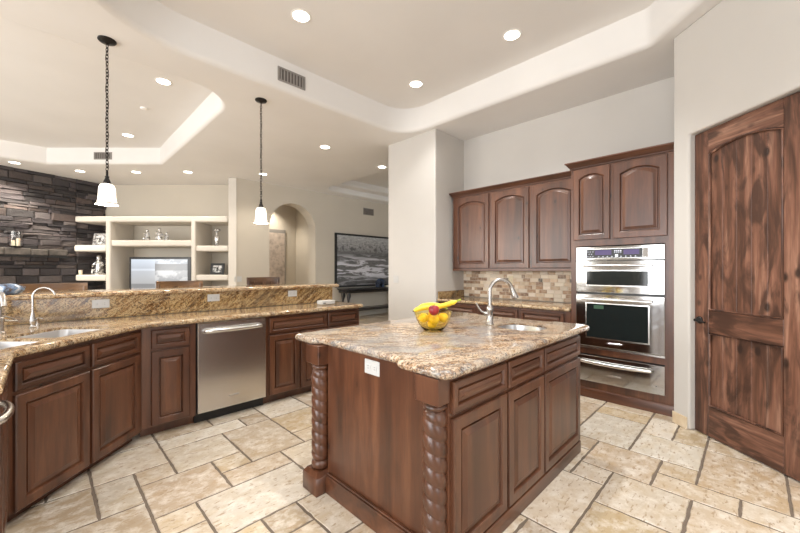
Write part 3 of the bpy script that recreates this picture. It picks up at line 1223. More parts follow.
def rrect(d0, d1, n0, n1_, r):
    pts = round_poly([(d0, n0), (d1, n0), (d1, n1_), (d0, n1_)], r, 5)
    return [dn(a, b)[:2] for a, b in pts]


basin_r = (2.150, 2.560, 2.075, 2.430)
basin_l = (1.700, 2.120, 2.065, 2.430)
h_r = rrect(*basin_r, 0.05)
h_l = rrect(*basin_l, 0.05)
shape = [(2.72, 3.905), (-0.80, 3.905), (-0.80, 1.905), (-0.105, 1.905), (-0.105, 2.665), (0.560, 3.330), (2.72, 3.330)]
shape = round_poly(shape, [0.01, 0, 0, 0.0, 0.035, 0.10, 0.03], 6)
o = slab(shape, [h_r, h_l], LT, LB).build('granite_countertop', M['granite'])
tag(o, 'long gold and brown granite counter bending round the corner sink', 'countertop')

ds = thing('double_sink', 'stainless steel double sink in the corner counter at left', 'sink', dn(2.13, 2.25, 0.70), R(45))
for (d0, d1, n0, n1_) in (basin_r, basin_l):
    m = MB()
    loop = round_poly([(d0 - 2.13, n0 - 2.25), (d1 - 2.13, n0 - 2.25), (d1 - 2.13, n1_ - 2.25), (d0 - 2.13, n1_ - 2.25)], 0.05, 5)
    rs = []
    for g, z in [(-0.0005, 0.202), (-0.003, 0.204), (-0.006, 0.200), (-0.010, 0.03), (-0.036, 0.004), (-0.12, 0.0)]:
        rs.append([(x, y, z) for x, y in offset(loop, g)])
    m.rings(rs, cap0=False, cap1=True)
    bsn = m.build('basin', M['sink'], ds)
    MB().lathe([(0.04, 0.0), (0.04, 0.004), (0.025, 0.005), (0.022, 0.002)], ((d0 + d1) / 2 - 2.13, (n0 + n1_) / 2 - 2.25, 0), 18).build('drain', M['chrome'], bsn)

# slim gooseneck tap
gp = dn(2.527, 2.61, LT)
gt = thing('gooseneck_tap', 'slim nickel gooseneck water tap behind the corner sink', 'faucet', gp)
MB().lathe([(0.020, 0.0), (0.021, 0.005), (0.013, 0.012), (0.012, 0.022), (0.018, 0.040), (0.0185, 0.055), (0.013, 0.075), (0.010, 0.095), (0.008, 0.105)], (0, 0, 0), 20).build('base', M['chrome'], gt)
dv = Vector((0.80, -0.60, 0)).normalized()
pts = [Vector((0, 0, 0.10)), Vector((0, 0, 0.16)), Vector((0, 0, 0.205))] + arc_pts(dv * 0.072 + Vector((0, 0, 0.212)), 0.072, PI, 0.30, 14, dv)
MB().tube(pts, 0.0068, 10).build('spout', M['chrome'], gt)
MB().tube([(0, 0, 0.055), (0.012, -0.02, 0.058), (0.02, -0.035, 0.062)], [0.005, 0.004, 0.004], 8).build('lever', M['chrome'], gt)
sp_ = thing('soap_dispenser', 'small nickel soap pump between the slim tap and the splash', 'soap dispenser', dn(2.655, 2.705, LT))
MB().lathe([(0.014, 0.0), (0.014, 0.006), (0.008, 0.010), (0.007, 0.04), (0.010, 0.044), (0.010, 0.055), (0.005, 0.058)], (0, 0, 0), 16).build('base', M['chrome'], sp_)
MB().tube([(0, 0, 0.048), (0.02, -0.02, 0.05), (0.03, -0.03, 0.046)], 0.004, 8).build('spout', M['chrome'], sp_)

# main sink faucet, cut by the left edge of the view
mf = thing('sink_faucet', 'nickel main sink faucet cut off at the left edge', 'faucet', dn(2.30, 2.590, LT))
MB().lathe([(0.028, 0), (0.028, 0.008), (0.021, 0.014), (0.020, 0.075), (0.023, 0.082), (0.023, 0.10), (0.012, 0.108)], (0, 0, 0), 22).build('base', M['chrome'], mf)
k1 = e1 * 1.0
MB().tube([Vector((0, 0, 0.088)), k1 * 0.03 + Vector((0, 0, 0.078)), k1 * 0.06 + Vector((0, 0, 0.072)), k1 * 0.10 + Vector((0, 0, 0.066))], [0.011, 0.010, 0.009, 0.008], 10).build('lever', M['chrome'], mf)
dvm = (-n1 * 0.8 - e1 * 0.6).normalized()
pts = [Vector((0, 0, 0.10)), Vector((0, 0, 0.14))] + arc_pts(dvm * 0.11 + Vector((0, 0, 0.15)), 0.11, PI, 0.35, 14, dvm)
MB().tube(pts, 0.012, 12).build('spout', M['chrome'], mf)
pts = [k1 * 0.105 + Vector((0, 0, 0.060)), k1 * 0.085 + Vector((0, 0, 0.082)), k1 * 0.04 + Vector((0, 0, 0.104)), Vector((0, 0, 0.112))]
MB().tube(pts, 0.005, 8).build('lever_loop', M['chrome'], mf)

# granite splash, bar top
o = MB().box(-2.0, 2.665, 3.915, 3.945, 0.92, 1.105, 0.001).build('granite_backsplash', M['granite_splash'])
tag(o, 'brown and gold veined granite splash under the raised bar top', 'backsplash')
bar = round_poly([(-2.0, 3.875), (2.765, 3.875), (2.765, 4.40), (-2.0, 4.40)], [0, 0.04, 0.04, 0], 6)
o = slab(bar, [], 1.145, 1.105).build('bar_countertop', M['granite'])
tag(o, 'long raised granite bar top above the counter', 'countertop')
outlet((0.337, 3.915, 1.045), 0, 'white outlet on the granite splash nearest the sink')
outlet((1.221, 3.915, 1.047), 0, 'white outlet on the granite splash above the dishwasher')
outlet((2.096, 3.915, 1.050), 0, 'white outlet on the granite splash near the right end of the bar')

# white box on the counter by the bar end
wb = thing('tissue_box', 'small flat white box on the counter at the bar end', 'box', (2.40, 3.66, LT), R(8))
MB().box(-0.10, 0.10, -0.05, 0.05, 0, 0.045, 0.006, seg=2).build('carton', M['white'], wb)
MB().box(-0.085, -0.045, -0.0515, -0.05, 0.012, 0.022).build('opening', M['slot'], wb)

# swirled glass ornament on the bar
orn = thing('glass_ornament', 'swirled blue and brown glass piece at the left end of the bar top', 'ornament', (-0.19, 3.98, 1.145))
m = MB()
m.lathe([(0.0, 0.0), (0.04, 0.0), (0.07, 0.012), (0.085, 0.035), (0.078, 0.06), (0.05, 0.078), (0.02, 0.083), (0.0, 0.084)], (0, 0, 0), 26)
m.build('body', M['ornament'], orn)
MB().torus((0, 0, 0.035), 0.086, 0.006, Matrix.Rotation(R(90), 3, 'X') @ Matrix.Rotation(R(12), 3, 'Z'), 24, 8).build('rim', M['clear'], orn)

# stainless appliance at the far left, its bow handle reaching into view
rg = thing('trash_compactor', 'stainless under-counter appliance whose pale bow handle shows at the left edge', 'appliance', (-0.172, 2.10, 0), R(90))
MB().box(-0.19, 0.19, 0.01, 0.58, 0.085, 0.875).build('body', M['black'], rg)
MB().box(-0.188, 0.188, -0.012, 0.01, 0.10, 0.870, 0.004, seg=2).build('front_panel', M['steel'], rg)
pts = [(0.150 * math.cos(PI * k / 16), -0.010 - 0.064 * math.sin(PI * k / 16) ** 0.8, 0.770) for k in range(17)]
MB().tube(pts, 0.0145, 12).build('handle', M['handle'], rg)
MB().box(-0.19, 0.19, 0.06, 0.08, 0.0, 0.085).build('kick_plate', M['black'], rg)

# ------------------------------------------------------------------ back wall: uppers, base units, oven tower
RZ = R(-90)


def crown(parent, x0, x1, y, z0, proj_left=True, depth=0.33):
    """crown moulding along local x, returns at the left end"""
    pr = [(0.0, 0.0), (0.012, 0.004), (0.012, 0.016), (0.020, 0.022), (0.036, 0.045), (0.044, 0.056), (0.052, 0.060), (0.052, 0.072), (0.0, 0.072)]
    m = MB()
    a = [m.bm.verts.new((x0 - p[0], y + depth, z0 + p[1])) for p in pr]
    b_ = [m.bm.verts.new((x0 - p[0], y - p[0], z0 + p[1])) for p in pr]
    c = [m.bm.verts.new((x1, y - p[0], z0 + p[1])) for p in pr]
    n = len(pr)
    for u, v in ((a, b_), (b_, c)):
        for i in range(n):
            j = (i + 1) % n
            m.bm.faces.new((u[i], u[j], v[j], v[i]))
    m.bm.faces.new(a)
    m.bm.faces.new(list(reversed(c)))
    m.build('crown_moulding', M['wood_h'], parent)


# upper cabinets: three units, local x = -Y from the left
UXF = 4.338
uy0 = 3.205
splits = [(3.205, 2.578), (2.578, 2.004), (2.004, 1.415)]
lbls = ['leftmost of the three arched-door upper cabinets above the stone tile splash',
        'middle one of the three arched-door upper cabinets above the stone tile splash',
        'rightmost of the three arched-door upper cabinets, touching the oven tower']
drs = [(3.165, 2.598), (2.560, 2.024), (1.984, 1.450)]
for (a, b_), lb, (d0, d1) in zip(splits, lbls, drs):
    t = thing('upper_cabinet', lb, 'cabinet', (UXF, a, 1.32), RZ, 'upper cabinets')
    MB().box(0, a - b_, 0.0, 4.668 - UXF, 0.0, 1.085).build('body', M['wood'], t)
    front(t, 'door', a - d0, a - d1, 0.036, 1.062, -0.02, 0.070, M['wood'], arch=0.055)
    MB().box(0, a - b_, -0.012, 0.01, -0.002, 0.028, 0.003).build('light_rail', M['wood_h'], t)
cr = thing('crown_moulding', 'wood crown moulding along the top of the three upper cabinets', 'moulding', (UXF, uy0, 2.405), RZ)
crown(cr, 0, uy0 - 1.468, -0.0, 0.0)
MB().box(0.0, uy0 - 1.468, 0.001, 0.33, 0.0, 0.02).build('top_board', M['wood_h'], cr)

# back base units
BXF = 4.03
blb = ['leftmost base cabinet under the back counter, in the corner behind the fruit bowl',
       'middle base cabinet under the back counter, behind the island faucet',
       'right base cabinet under the back counter, beside the oven tower']
for (a, b_), lb in zip([(3.245, 2.590), (2.590, 2.004), (2.004, 1.415)], blb):
    base_cabinet(lb, (BXF, a, 0), RZ, a - b_, 0.62, [(0.02, a - b_ - 0.02 - (0.05 if b_ < 1.5 else 0))], [(0.02, a - b_ - 0.02 - (0.05 if b_ < 1.5 else 0))])
shape = round_poly([(3.995, 3.248), (3.995, 1.417), (4.665, 1.417), (4.665, 3.248)], [0.012, 0, 0, 0], 4)
o = slab(shape, [], LT, LB).build('granite_countertop', M['granite'])
tag(o, 'short granite counter on the back wall below the stone tile splash', 'countertop')
o = MB().box(4.02, 4.645, 3.225, 3.249, LT, 1.02, 0.002).build('granite_side_splash', M['granite_splash'])
tag(o, 'low granite upstand against the white column at the end of the back counter', 'backsplash')

# travertine mosaic
tm = MB()
lay = tm.bm.loops.layers.color.new('tint')
tm.box(4.662, 4.669, 1.412, 3.248, 0.921, 1.318, mi=1)
mp_ = [lin(238, 230, 218), lin(226, 212, 194), lin(244, 238, 230), lin(206, 184, 160), lin(234, 222, 206), lin(186, 160, 134), lin(218, 200, 180), lin(240, 233, 222), lin(242, 236, 226)]
rows = 8
rh = (1.318 - 0.921) / rows
accents = {(5, 3), (5, 10), (5, 14)}
acc_y = [2.49, 2.02, 1.62]
random.seed(12)
for r_ in range(rows):
    y = 3.246
    z0 = 0.921 + r_ * rh
    while y > 1.42:
        ln = random.choice([0.05, 0.10, 0.10, 0.10, 0.12])
        acc = None
        if r_ == 5:
            for q in acc_y:
                if y > q > y - ln:
                    acc = q
        y1 = max(y - ln, 1.413)
        g = 0.0022
        dep = random.uniform(0.006, 0.009)
        col = lin(48, 38, 32) if False else random.choice(mp_)
        k = random.uniform(0.92, 1.06)
        segs = [(y, y1, (col[0] * k, col[1] * k, col[2] * k, 1))]
        if acc:
            segs = [(acc + 0.027, acc - 0.027, lin(52, 42, 36))]
            if y - (acc + 0.027) > 0.012:
                segs.append((y, acc + 0.027, col))
            y1 = acc - 0.027
        for (ya, yb, cc) in segs:
            if ya - yb < 0.008:
                continue
            v0 = len(tm.bm.faces)
            vs = []
            lo = [(ya - g, z0 + g), (yb + g, z0 + g), (yb + g, z0 + rh - g), (ya - g, z0 + rh - g)]
            A = [tm.bm.verts.new((4.662, q[0], q[1])) for q in lo]
            cy_, cz_ = (ya + yb) / 2, z0 + rh / 2
            B = [tm.bm.verts.new((4.662 - dep, q[0] + (0.003 if q[0] < cy_ else -0.003), q[1] + (0.003 if q[1] < cz_ else -0.003))) for q in lo]
            fs = [tm.bm.faces.new((A[i], A[(i + 1) % 4], B[(i + 1) % 4], B[i])) for i in range(4)] + [tm.bm.faces.new(B)]
            for f in fs:
                for lp in f.loops:
                    lp[lay] = cc
        y = y1
o = tm.build('mosaic_backsplash', [M['mosaic'], M['mosaic_grout']], smooth=False, weld=False)
tag(o, 'cream and tan tumbled stone mosaic splash under the upper cabinets', 'backsplash')
outlet((4.653, 2.44, 1.185), RZ, 'almond outlet on the stone mosaic splash', 0.072, 0.115, plate='almond')

# oven tower
TXF = 4.03
ty0, ty1 = 1.410, 0.512
TW = ty0 - ty1
tw = thing('oven_cabinet', 'tall brown cabinet housing the wall ovens beside the pantry wall', 'cabinet', (TXF, ty0, 0), RZ)
m = MB()
m.box(0, TW, 0, 0.635, 1.58, 2.405)
m.box(0, 0.055, 0, 0.635, 0.10, 1.58)
m.box(TW - 0.075, TW, 0, 0.635, 0.10, 1.58)
m.box(0.055, TW - 0.075, 0, 0.60, 0.455, 0.515)
m.box(0.055, TW - 0.075, 0, 0.60, 0.10, 0.172)
m.box(0.055, TW - 0.075, 0.60, 0.635, 0.10, 1.58)
m.build('body', M['wood'], tw, weld=False)
m = MB()
m.rings([[(0, 0.63, z), (0, -o_, z), (TW, -o_, z), (TW, 0.63, z)] for z, o_ in [(0.0, 0.016), (0.085, 0.016), (0.095, 0.012), (0.102, 0.002)]])
m.build('base_moulding', M['wood_h'], tw)
front(tw, 'door', 0.028, 0.375, 1.645, 2.392, -0.02, 0.064, M['wood'], arch=0.04)
front(tw, 'door', 0.402, 0.842, 1.645, 2.392, -0.02, 0.070, M['wood'], arch=0.045)
crown(tw, 0, TW, 0.0, 2.405, depth=0.6)

ovx = 0.06
OVW = 0.765
dov = thing('wall_oven', 'stainless double wall oven with black control strip in the tall cabinet', 'oven', (TXF, ty0 - ovx, 0.520), RZ)
MB().box(0.004, OVW - 0.006, 0.002, 0.55, 0.0, 1.045).build('housing', M['black'], dov)
z = lambda a: a - 0.520
m = MB()
m.box(0.0, OVW, -0.030, 0.0, z(1.428), z(1.568), 0.004, seg=2)
cp = m.build('control_panel', M['steel_h'], dov)
MB().box(0.09, 0.655, -0.036, -0.030, z(1.445), z(1.548), 0.003).build('bezel', M['handle'], cp)
MB().box(0.105, 0.595, -0.0385, -0.036, z(1.452), z(1.540), 0.001).build('control_glass', M['black'], cp)
MB().box(0.597, 0.640, -0.0385, -0.036, z(1.452), z(1.540), 0.001).build('keypad', M['grey_metal'], cp)
for a, c in ((0.185, 0.335), (0.44, 0.57)):
    MB().box(a, c, -0.0395, -0.0385, z(1.482), z(1.530)).build('display', M['display'], cp)
m = MB()
for k in range(5):
    for q in range(3):
        if (k + q) % 2 == 0:
            m.box(0.115 + 0.012 * k, 0.121 + 0.012 * k, -0.0395, -0.0385, z(1.466) + 0.024 * q, z(1.471) + 0.024 * q)
for k in range(4):
    m.box(0.36 + 0.017 * k, 0.37 + 0.017 * k, -0.0395, -0.0385, z(1.520), z(1.526))
    m.box(0.36 + 0.017 * k, 0.37 + 0.017 * k, -0.0395, -0.0385, z(1.505), z(1.510))
for k in range(9):
    m.box(0.215 + 0.04 * k, 0.224 + 0.04 * k, -0.0395, -0.0385, z(1.462), z(1.467))
m.box(0.368, 0.392, -0.0395, -0.0385, z(1.462), z(1.486))
m.build('control_marks', M['glow_text'], cp)


def oven_door(z0, z1, w0, w1, hz, name):
    m = MB()
    m.box(0.0, OVW, -0.034, 0.0, z0, z1, 0.004, seg=2)
    d = m.build(name, M['steel_h'], dov)
    gx0, gx1 = 0.105, 0.640
    fr = MB()
    fr.rings([[(gx0 - 0.012, -0.034, w0 - 0.012), (gx1 + 0.012, -0.034, w0 - 0.012), (gx1 + 0.012, -0.034, w1 + 0.012), (gx0 - 0.012, -0.034, w1 + 0.012)],
              [(gx0 - 0.010, -0.038, w0 - 0.010), (gx1 + 0.010, -0.038, w0 - 0.010), (gx1 + 0.010, -0.038, w1 + 0.010), (gx0 - 0.010, -0.038, w1 + 0.010)],
              [(gx0, -0.0385, w0), (gx1, -0.0385, w0), (gx1, -0.0385, w1), (gx0, -0.0385, w1)]], cap0=False, cap1=True)
    fr.build('window_frame', M['handle'], d)
    MB().box(gx0, gx1, -0.0405, -0.0385, w0, w1, 0.001).build('window', M['oven_glass'], d)
    h = MB()
    h.tube([(0.075 + 0.60 * k / 12, -0.078 - 0.006 * math.sin(PI * k / 12), hz) for k in range(13)], 0.0125, 12)
    for x in (0.10, 0.65):
        h.tube([(x, -0.034, hz), (x, -0.078, hz)], 0.009, 8)
    h.build('handle', M['handle'], d)
    return d


oven_door(z(1.100), z(1.422), z(1.178), z(1.320), z(1.374), 'upper_door')
ld = oven_door(z(0.545), z(1.082), z(0.640), z(0.985), z(1.032), 'lower_door')
MB().box(0.175, 0.265, -0.0425, -0.0405, z(0.935), z(0.972)).build('energy_sticker', mat('green_sticker', lin(40, 78, 52), 0.5), ld)
MB().box(0.30, 0.42, -0.037, -0.034, z(0.583), z(0.602), 0.002).build('name_plate', M['handle'], ld)
MB().box(0.0, OVW, -0.022, 0.0, z(0.520), z(0.541), 0.002).build('vent_strip', M['handle'], dov)

wd = thing('warming_drawer', 'stainless warming drawer below the double wall oven', 'drawer', (TXF, ty0 - ovx, 0.174), RZ)
MB().box(0.004, OVW - 0.006, 0.002, 0.5, 0.0, 0.274).build('housing', M['black'], wd)
MB().box(0.0, OVW, -0.030, 0.0, 0.004, 0.272, 0.004, seg=2).build('front_panel', M['steel_h'], wd)
h = MB()
h.tube([(0.05, -0.03, 0.212)] + [(0.06 + 0.60 * k / 12, -0.056 - 0.012 * math.sin(PI * k / 12), 0.212 - 0.008 * math.sin(PI * k / 12)) for k in range(13)] + [(0.67, -0.03, 0.212)], 0.0145, 12, flat=1.2)
h.build('handle', M['handle'], wd)
MB().box(0.295, 0.415, -0.0325, -0.030, 0.086, 0.102, 0.001).build('name_plate', M['handle'], wd)
MB().lathe([(0.008, 0), (0.008, 0.002), (0, 0.002)], (0, 0, 0), 12, mtx=Matrix.Translation((0.70, -0.030, 0.08)) @ Matrix.Rotation(R(90), 4, 'X')).build('badge', M['grey_metal'], wd)

# ------------------------------------------------------------------ pantry door
pd = thing('pantry_door', 'tall rustic knotty wood pantry door with arched upper panel', 'door', P0, PA)


def dbox(name, x0, x1, z0, z1, m, y0=0.0, y1=0.045, bev=0.003):
    return MB().box(x0, x1, y0, y1, z0, z1, bev).build(name, m, pd)


dbox('stile', 0.004, 0.126, 0.008, DH_, M['door_wood'])
dbox('stile', 0.652, 0.796, 0.008, DH_, M['door_wood'])
# arched top rail
pr = [(0.126, DH_), (0.126, 2.258)]
for k in range(1, 20):
    u = k / 20
    pr.append((0.126 + 0.526 * u, 2.258 + 0.050 * (1 - (2 * u - 1) ** 2)))
pr += [(0.652, 2.258), (0.652, DH_)]
MB().prism(list(reversed(pr)), mp, 0.0, 0.045).build('top_rail', M['door_wood_h'], pd)
dbox('lock_rail', 0.126, 0.652, 0.832, 1.008, M['door_wood_h'])
dbox('bottom_rail', 0.126, 0.652, 0.008, 0.248, M['door_wood_h'])


def planked(z0, z1, arch):
    m = MB()
    nb = 5
    w_ = 0.526 / nb
    for k in range(nb):
        a, c = 0.126 + w_ * k, 0.126 + w_ * (k + 1)
        f = lambda x: z1 + (arch * (1 - (2 * (x - 0.126) / 0.526 - 1) ** 2) if arch else 0) + 0.005
        y0 = 0.013
        g = 0.0018
        lo = [(a, y0 + g, z0), (a + g, y0, z0), (c - g, y0, z0), (c, y0 + g, z0)]
        hi = [(a, y0 + g, f(a)), (a + g, y0, f(a + g)), (c - g, y0, f(c - g)), (c, y0 + g, f(c))]
        vl = [m.bm.verts.new(p) for p in lo]
        vh = [m.bm.verts.new(p) for p in hi]
        for i in range(3):
            m.bm.faces.new((vl[i], vl[i + 1], vh[i + 1], vh[i]))
    m.box(0.126, 0.652, 0.024, 0.034, z0, z1 - 0.01)
    return m.build('panel', M['door_wood'], pd, recalc=False, weld=False)


planked(1.008, 2.258, 0.050)
planked(0.248, 0.832, 0)


def mould(loop):
    m = MB()
    pts = [Vector((x, 0.004, zz)) for x, zz in loop]
    m.tube(pts + [pts[0]], 0.008, 8)
    return m.build('panel_moulding', M['door_wood'], pd)


lp = [(0.134, 1.016), (0.644, 1.016), (0.644, 2.250)]
for k in range(1, 16):
    u = 1 - k / 16
    lp.append((0.134 + 0.510 * u, 2.250 + 0.049 * (1 - (2 * u - 1) ** 2)))
lp.append((0.134, 2.250))
mould(lp)
mould([(0.134, 0.256), (0.644, 0.256), (0.644, 0.824), (0.134, 0.824)])
hd = MB()
hd.lathe([(0.030, 0.0), (0.030, 0.006), (0.024, 0.012), (0.012, 0.016), (0.011, 0.045), (0.0, 0.046)], (0, 0, 0), 22, mtx=Matrix.Translation((0.050, 0.0, 0.922)) @ Matrix.Rotation(R(90), 4, 'X'))
hd.tube([(0.050, -0.040, 0.922), (0.075, -0.043, 0.924), (0.11, -0.042, 0.918), (0.135, -0.040, 0.912)], [0.010, 0.009, 0.008, 0.0075], 10)
hd.build('lever_handle', M['iron'], pd)

# plate on the column
outlet((3.97, 4.06, 1.184), R(-90), 'white light switch on the pale column beside the painting', 0.115, 0.118, 'switch', 'light_switch', True)
outlet((3.03, 8.10, 1.13), 0, 'white switch plate on the far wall left of the arch', 0.16, 0.12, 'switch', 'light_switch', True)

# ------------------------------------------------------------------ great room
bs = thing('built_in_shelving', 'cream plastered built-in shelves around the television', 'shelving', (0, 0, 0), DIA)


def shelf(x0, x1, z0, z1, y0=7.8, y1=8.5, r=0.03):
    m = MB()
    m.box(x0, x1, y0, y1, z0, z1, min(r, (z1 - z0) / 2.2), seg=3)
    return m.build('shelf', M['shelf'], bs)


shelf(-7.14, -3.785, 2.385, 2.515)
shelf(-7.16, -6.455, 1.736, 1.878)
shelf(-7.13, -6.455, 1.09, 1.225)
shelf(-6.36, -4.575, 1.856, 1.988, 7.82)
shelf(-4.495, -3.785, 1.742, 1.870, 7.82)
shelf(-4.495, -3.785, 1.10, 1.225, 7.82)
shelf(-7.13, -3.785, 0.62, 0.75)
for x0, x1 in ((-6.46, -6.35), (-4.585, -4.485)):
    m = MB()
    m.box(x0, x1, 7.79, 8.5, 0, 2.45, 0.03, seg=3)
    m.build('divider', M['shelf'], bs)

# television
tv = thing('television', 'flat television with pale grey window reflections on its screen in the built-in shelves', 'television', (0, 0, 0), DIA)
MB().box(-6.17, -4.76, 8.10, 8.15, 0.80, 1.625, 0.008).build('frame', M['black'], tv)
MB().box(-6.12, -4.84, 8.095, 8.10, 0.86, 1.575).build('screen', M['tv'], tv)
m = MB()
m.box(-5.75, -5.15, 8.04, 8.24, 0.752, 0.770, 0.004)
m.box(-5.52, -5.38, 8.12, 8.15, 0.765, 0.83)
m.build('stand', M['black'], tv)


def dpos(lat, d, z):
    return ((d + lat) / SQ, (d - lat) / SQ, z)


def figurine(label, lat, d, zz, h, seed):
    rd = random.Random(seed)
    t = thing('figurine', label, 'figurine', dpos(lat, d, zz), DIA + rd.uniform(-0.3, 0.3))
    s = h / 0.32
    m = MB()
    m.lathe([(0.0, 0.0), (0.075 * s, 0.0), (0.08 * s, 0.015 * s), (0.06 * s, 0.03 * s), (0.0, 0.032 * s)], (0, 0, 0), 16)
    m.build('pedestal', M['silver'], t)
    m = MB()
    m.lathe([(0.0, 0.02 * s), (0.055 * s, 0.03 * s), (0.062 * s, 0.08 * s), (0.045 * s, 0.14 * s), (0.05 * s, 0.18 * s), (0.03 * s, 0.215 * s), (0.016 * s, 0.225 * s), (0.016 * s, 0.235 * s)], (0, 0, 0), 16)
    m.ball((0.005 * s, -0.01 * s, 0.262 * s), 0.034 * s, 0.036 * s, 0.04 * s)
    for sg in (-1, 1):
        m.tube([(sg * 0.04 * s, 0, 0.19 * s), (sg * 0.075 * s, -0.02 * s, 0.15 * s), (sg * 0.05 * s, -0.06 * s, 0.13 * s + (0.1 * s if sg == rd.choice([-1, 1]) else 0))], [0.016 * s, 0.014 * s, 0.011 * s], 8)
        m.tube([(sg * 0.03 * s, -0.02 * s, 0.06 * s), (sg * 0.045 * s, -0.075 * s, 0.075 * s), (sg * 0.045 * s, -0.085 * s, 0.022 * s)], [0.022 * s, 0.018 * s, 0.013 * s], 8)
    m.build('figure', M['silver'], t)
    return t


ZM = 1.988
figurine('small silver figurine alone at the left on the shelf above the television', (147.5 - 400) / 355.6 * 8.0, 8.0, ZM, 0.27, 1)
figurine('taller silver figurine, left of the pair above the television', (159.5 - 400) / 355.6 * 8.0, 8.0, ZM, 0.30, 2)
figurine('shorter silver figurine, right of the pair above the television', (166.2 - 400) / 355.6 * 8.0, 8.02, ZM, 0.21, 3)
figurine('large silver cherub figurine on the left end shelf beside the stone wall', (99 - 400) / 355.6 * 8.0, 8.0, 1.225, 0.46, 5)

# tall silver vase figure at right
t = thing('silver_vase', 'slender silver vase on the upper right shelf', 'vase', dpos((217 - 400) / 355.6 * 8.1, 8.1, 1.870), 0)
MB().lathe([(0.0, 0), (0.06, 0), (0.062, 0.012), (0.035, 0.03), (0.045, 0.10), (0.06, 0.18), (0.045, 0.24), (0.022, 0.27), (0.03, 0.30), (0.0, 0.30)], (0, 0, 0), 20).build('body', M['silver'], t)
m = MB()
for k in range(5):
    a = 2 * PI * k / 5
    m.tube([(0.01 * math.cos(a), 0.01 * math.sin(a), 0.28), (0.03 * math.cos(a), 0.03 * math.sin(a), 0.34)], 0.005, 6)
    m.ball((0.045 * math.cos(a), 0.045 * math.sin(a), 0.37), 0.028, seg=10, rows=7)
m.ball((0, 0, 0.39), 0.032, seg=10, rows=7)
m.build('silver_buds', M['silver'], t)


def photo_frame(label, lat, d, zz, w_, h, fm_, bw_):
    t = thing('photo_frame', label, 'picture frame', dpos(lat, d, zz), DIA + R(6))
    tilt = Matrix.Rotation(R(-12), 4, 'X')
    m = MB()
    for (a, c, e, f) in ((-w_ / 2, w_ / 2, 0, bw_), (-w_ / 2, w_ / 2, h - bw_, h), (-w_ / 2, -w_ / 2 + bw_, bw_, h - bw_), (w_ / 2 - bw_, w_ / 2, bw_, h - bw_)):
        m.box(a, c, -0.012, 0.012, e, f, mtx=tilt)
    m.build('frame', fm_, t, weld=False)
    MB().box(-w_ / 2 + bw_, w_ / 2 - bw_, -0.004, 0.008, bw_, h - bw_, mtx=tilt).build('photograph', M['photo'], t)
    MB().box(-0.02, 0.02, h * 0.2, h * 0.22, 0.0, h * 0.55, mtx=Matrix.Rotation(R(14), 4, 'X')).build('easel_back', M['black'], t)


photo_frame('silver framed portrait on the upper left shelf beside the stone wall', (99 - 400) / 355.6 * 7.98, 7.98, 1.878, 0.27, 0.28, M['silver'], 0.045)
photo_frame('black framed photograph on the middle right shelf', (217 - 400) / 355.6 * 8.05, 8.05, 1.225, 0.30, 0.26, M['black'], 0.05)
t = thing('votive_candle', 'short pale candle on the lower left shelf against the stone', 'candle', dpos((80.5 - 400) / 355.6 * 7.9, 7.9, 1.225))
MB().lathe([(0.0, 0), (0.035, 0), (0.036, 0.10), (0.030, 0.105), (0.0, 0.10)], (0, 0, 0), 16).build('wax', M['wax'], t)
MB().tube([(0, 0, 0.1), (0.001, 0, 0.118)], 0.002, 6).build('wick', M['black'], t)

# stone mantel with a glass candle jar
mt_ = thing('stone_mantel', 'dark rough stone mantel shelf on the stacked stone fireplace', 'mantel', (-0.864, 10.239, 1.59), R(19.8))
random.seed(9)
m = MB()
x = -1.3
while x < 1.22:
    ln = min(random.uniform(0.22, 0.46), 1.23 - x)
    if 1.23 - (x + ln) < 0.08:
        ln = 1.23 - x
    m.box(x, x + ln - 0.004, -0.21 + random.uniform(-0.012, 0.012), -0.045, 0.035, 0.17 + random.uniform(-0.012, 0.012), 0.014)
    x += ln
M['mantel'] = mat('mantel_stone', lin(104, 98, 92), 0.8)
_t = NT(M['mantel'])
_t.color(_t.ramp(_t.noise(_t.mapping(), 6, 5), [(0.3, lin(58, 55, 53)), (0.6, lin(96, 90, 85)), (0.8, lin(128, 120, 112))]))
_t.bump(_t.noise(_t.mapping(), 22, 5), 0.6, 0.02)
m.build('stones', M['mantel'], mt_)
MB().box(-1.3, 1.25, -0.22, -0.045, 0.0, 0.035).build('ledge', M['black'], mt_)
jar = thing('candle_jar', 'clear glass hurricane jar with candles on the stone mantel', 'candle jar', (-0.40, 10.275, 1.788))
MB().lathe([(0.0, 0.0), (0.10, 0.0), (0.105, 0.01), (0.105, 0.30), (0.098, 0.30), (0.098, 0.015), (0.0, 0.012)], (0, 0, 0), 28).build('glass', M['clear'], jar)
for dx, h in ((-0.035, 0.13), (0.035, 0.17)):
    c = MB().lathe([(0.0, 0.016), (0.03, 0.016), (0.03, h), (0.0, h - 0.004)], (dx, 0.0, 0), 14).build('candle', M['wax'], jar)

# bar stools: only their tops rise above the bar


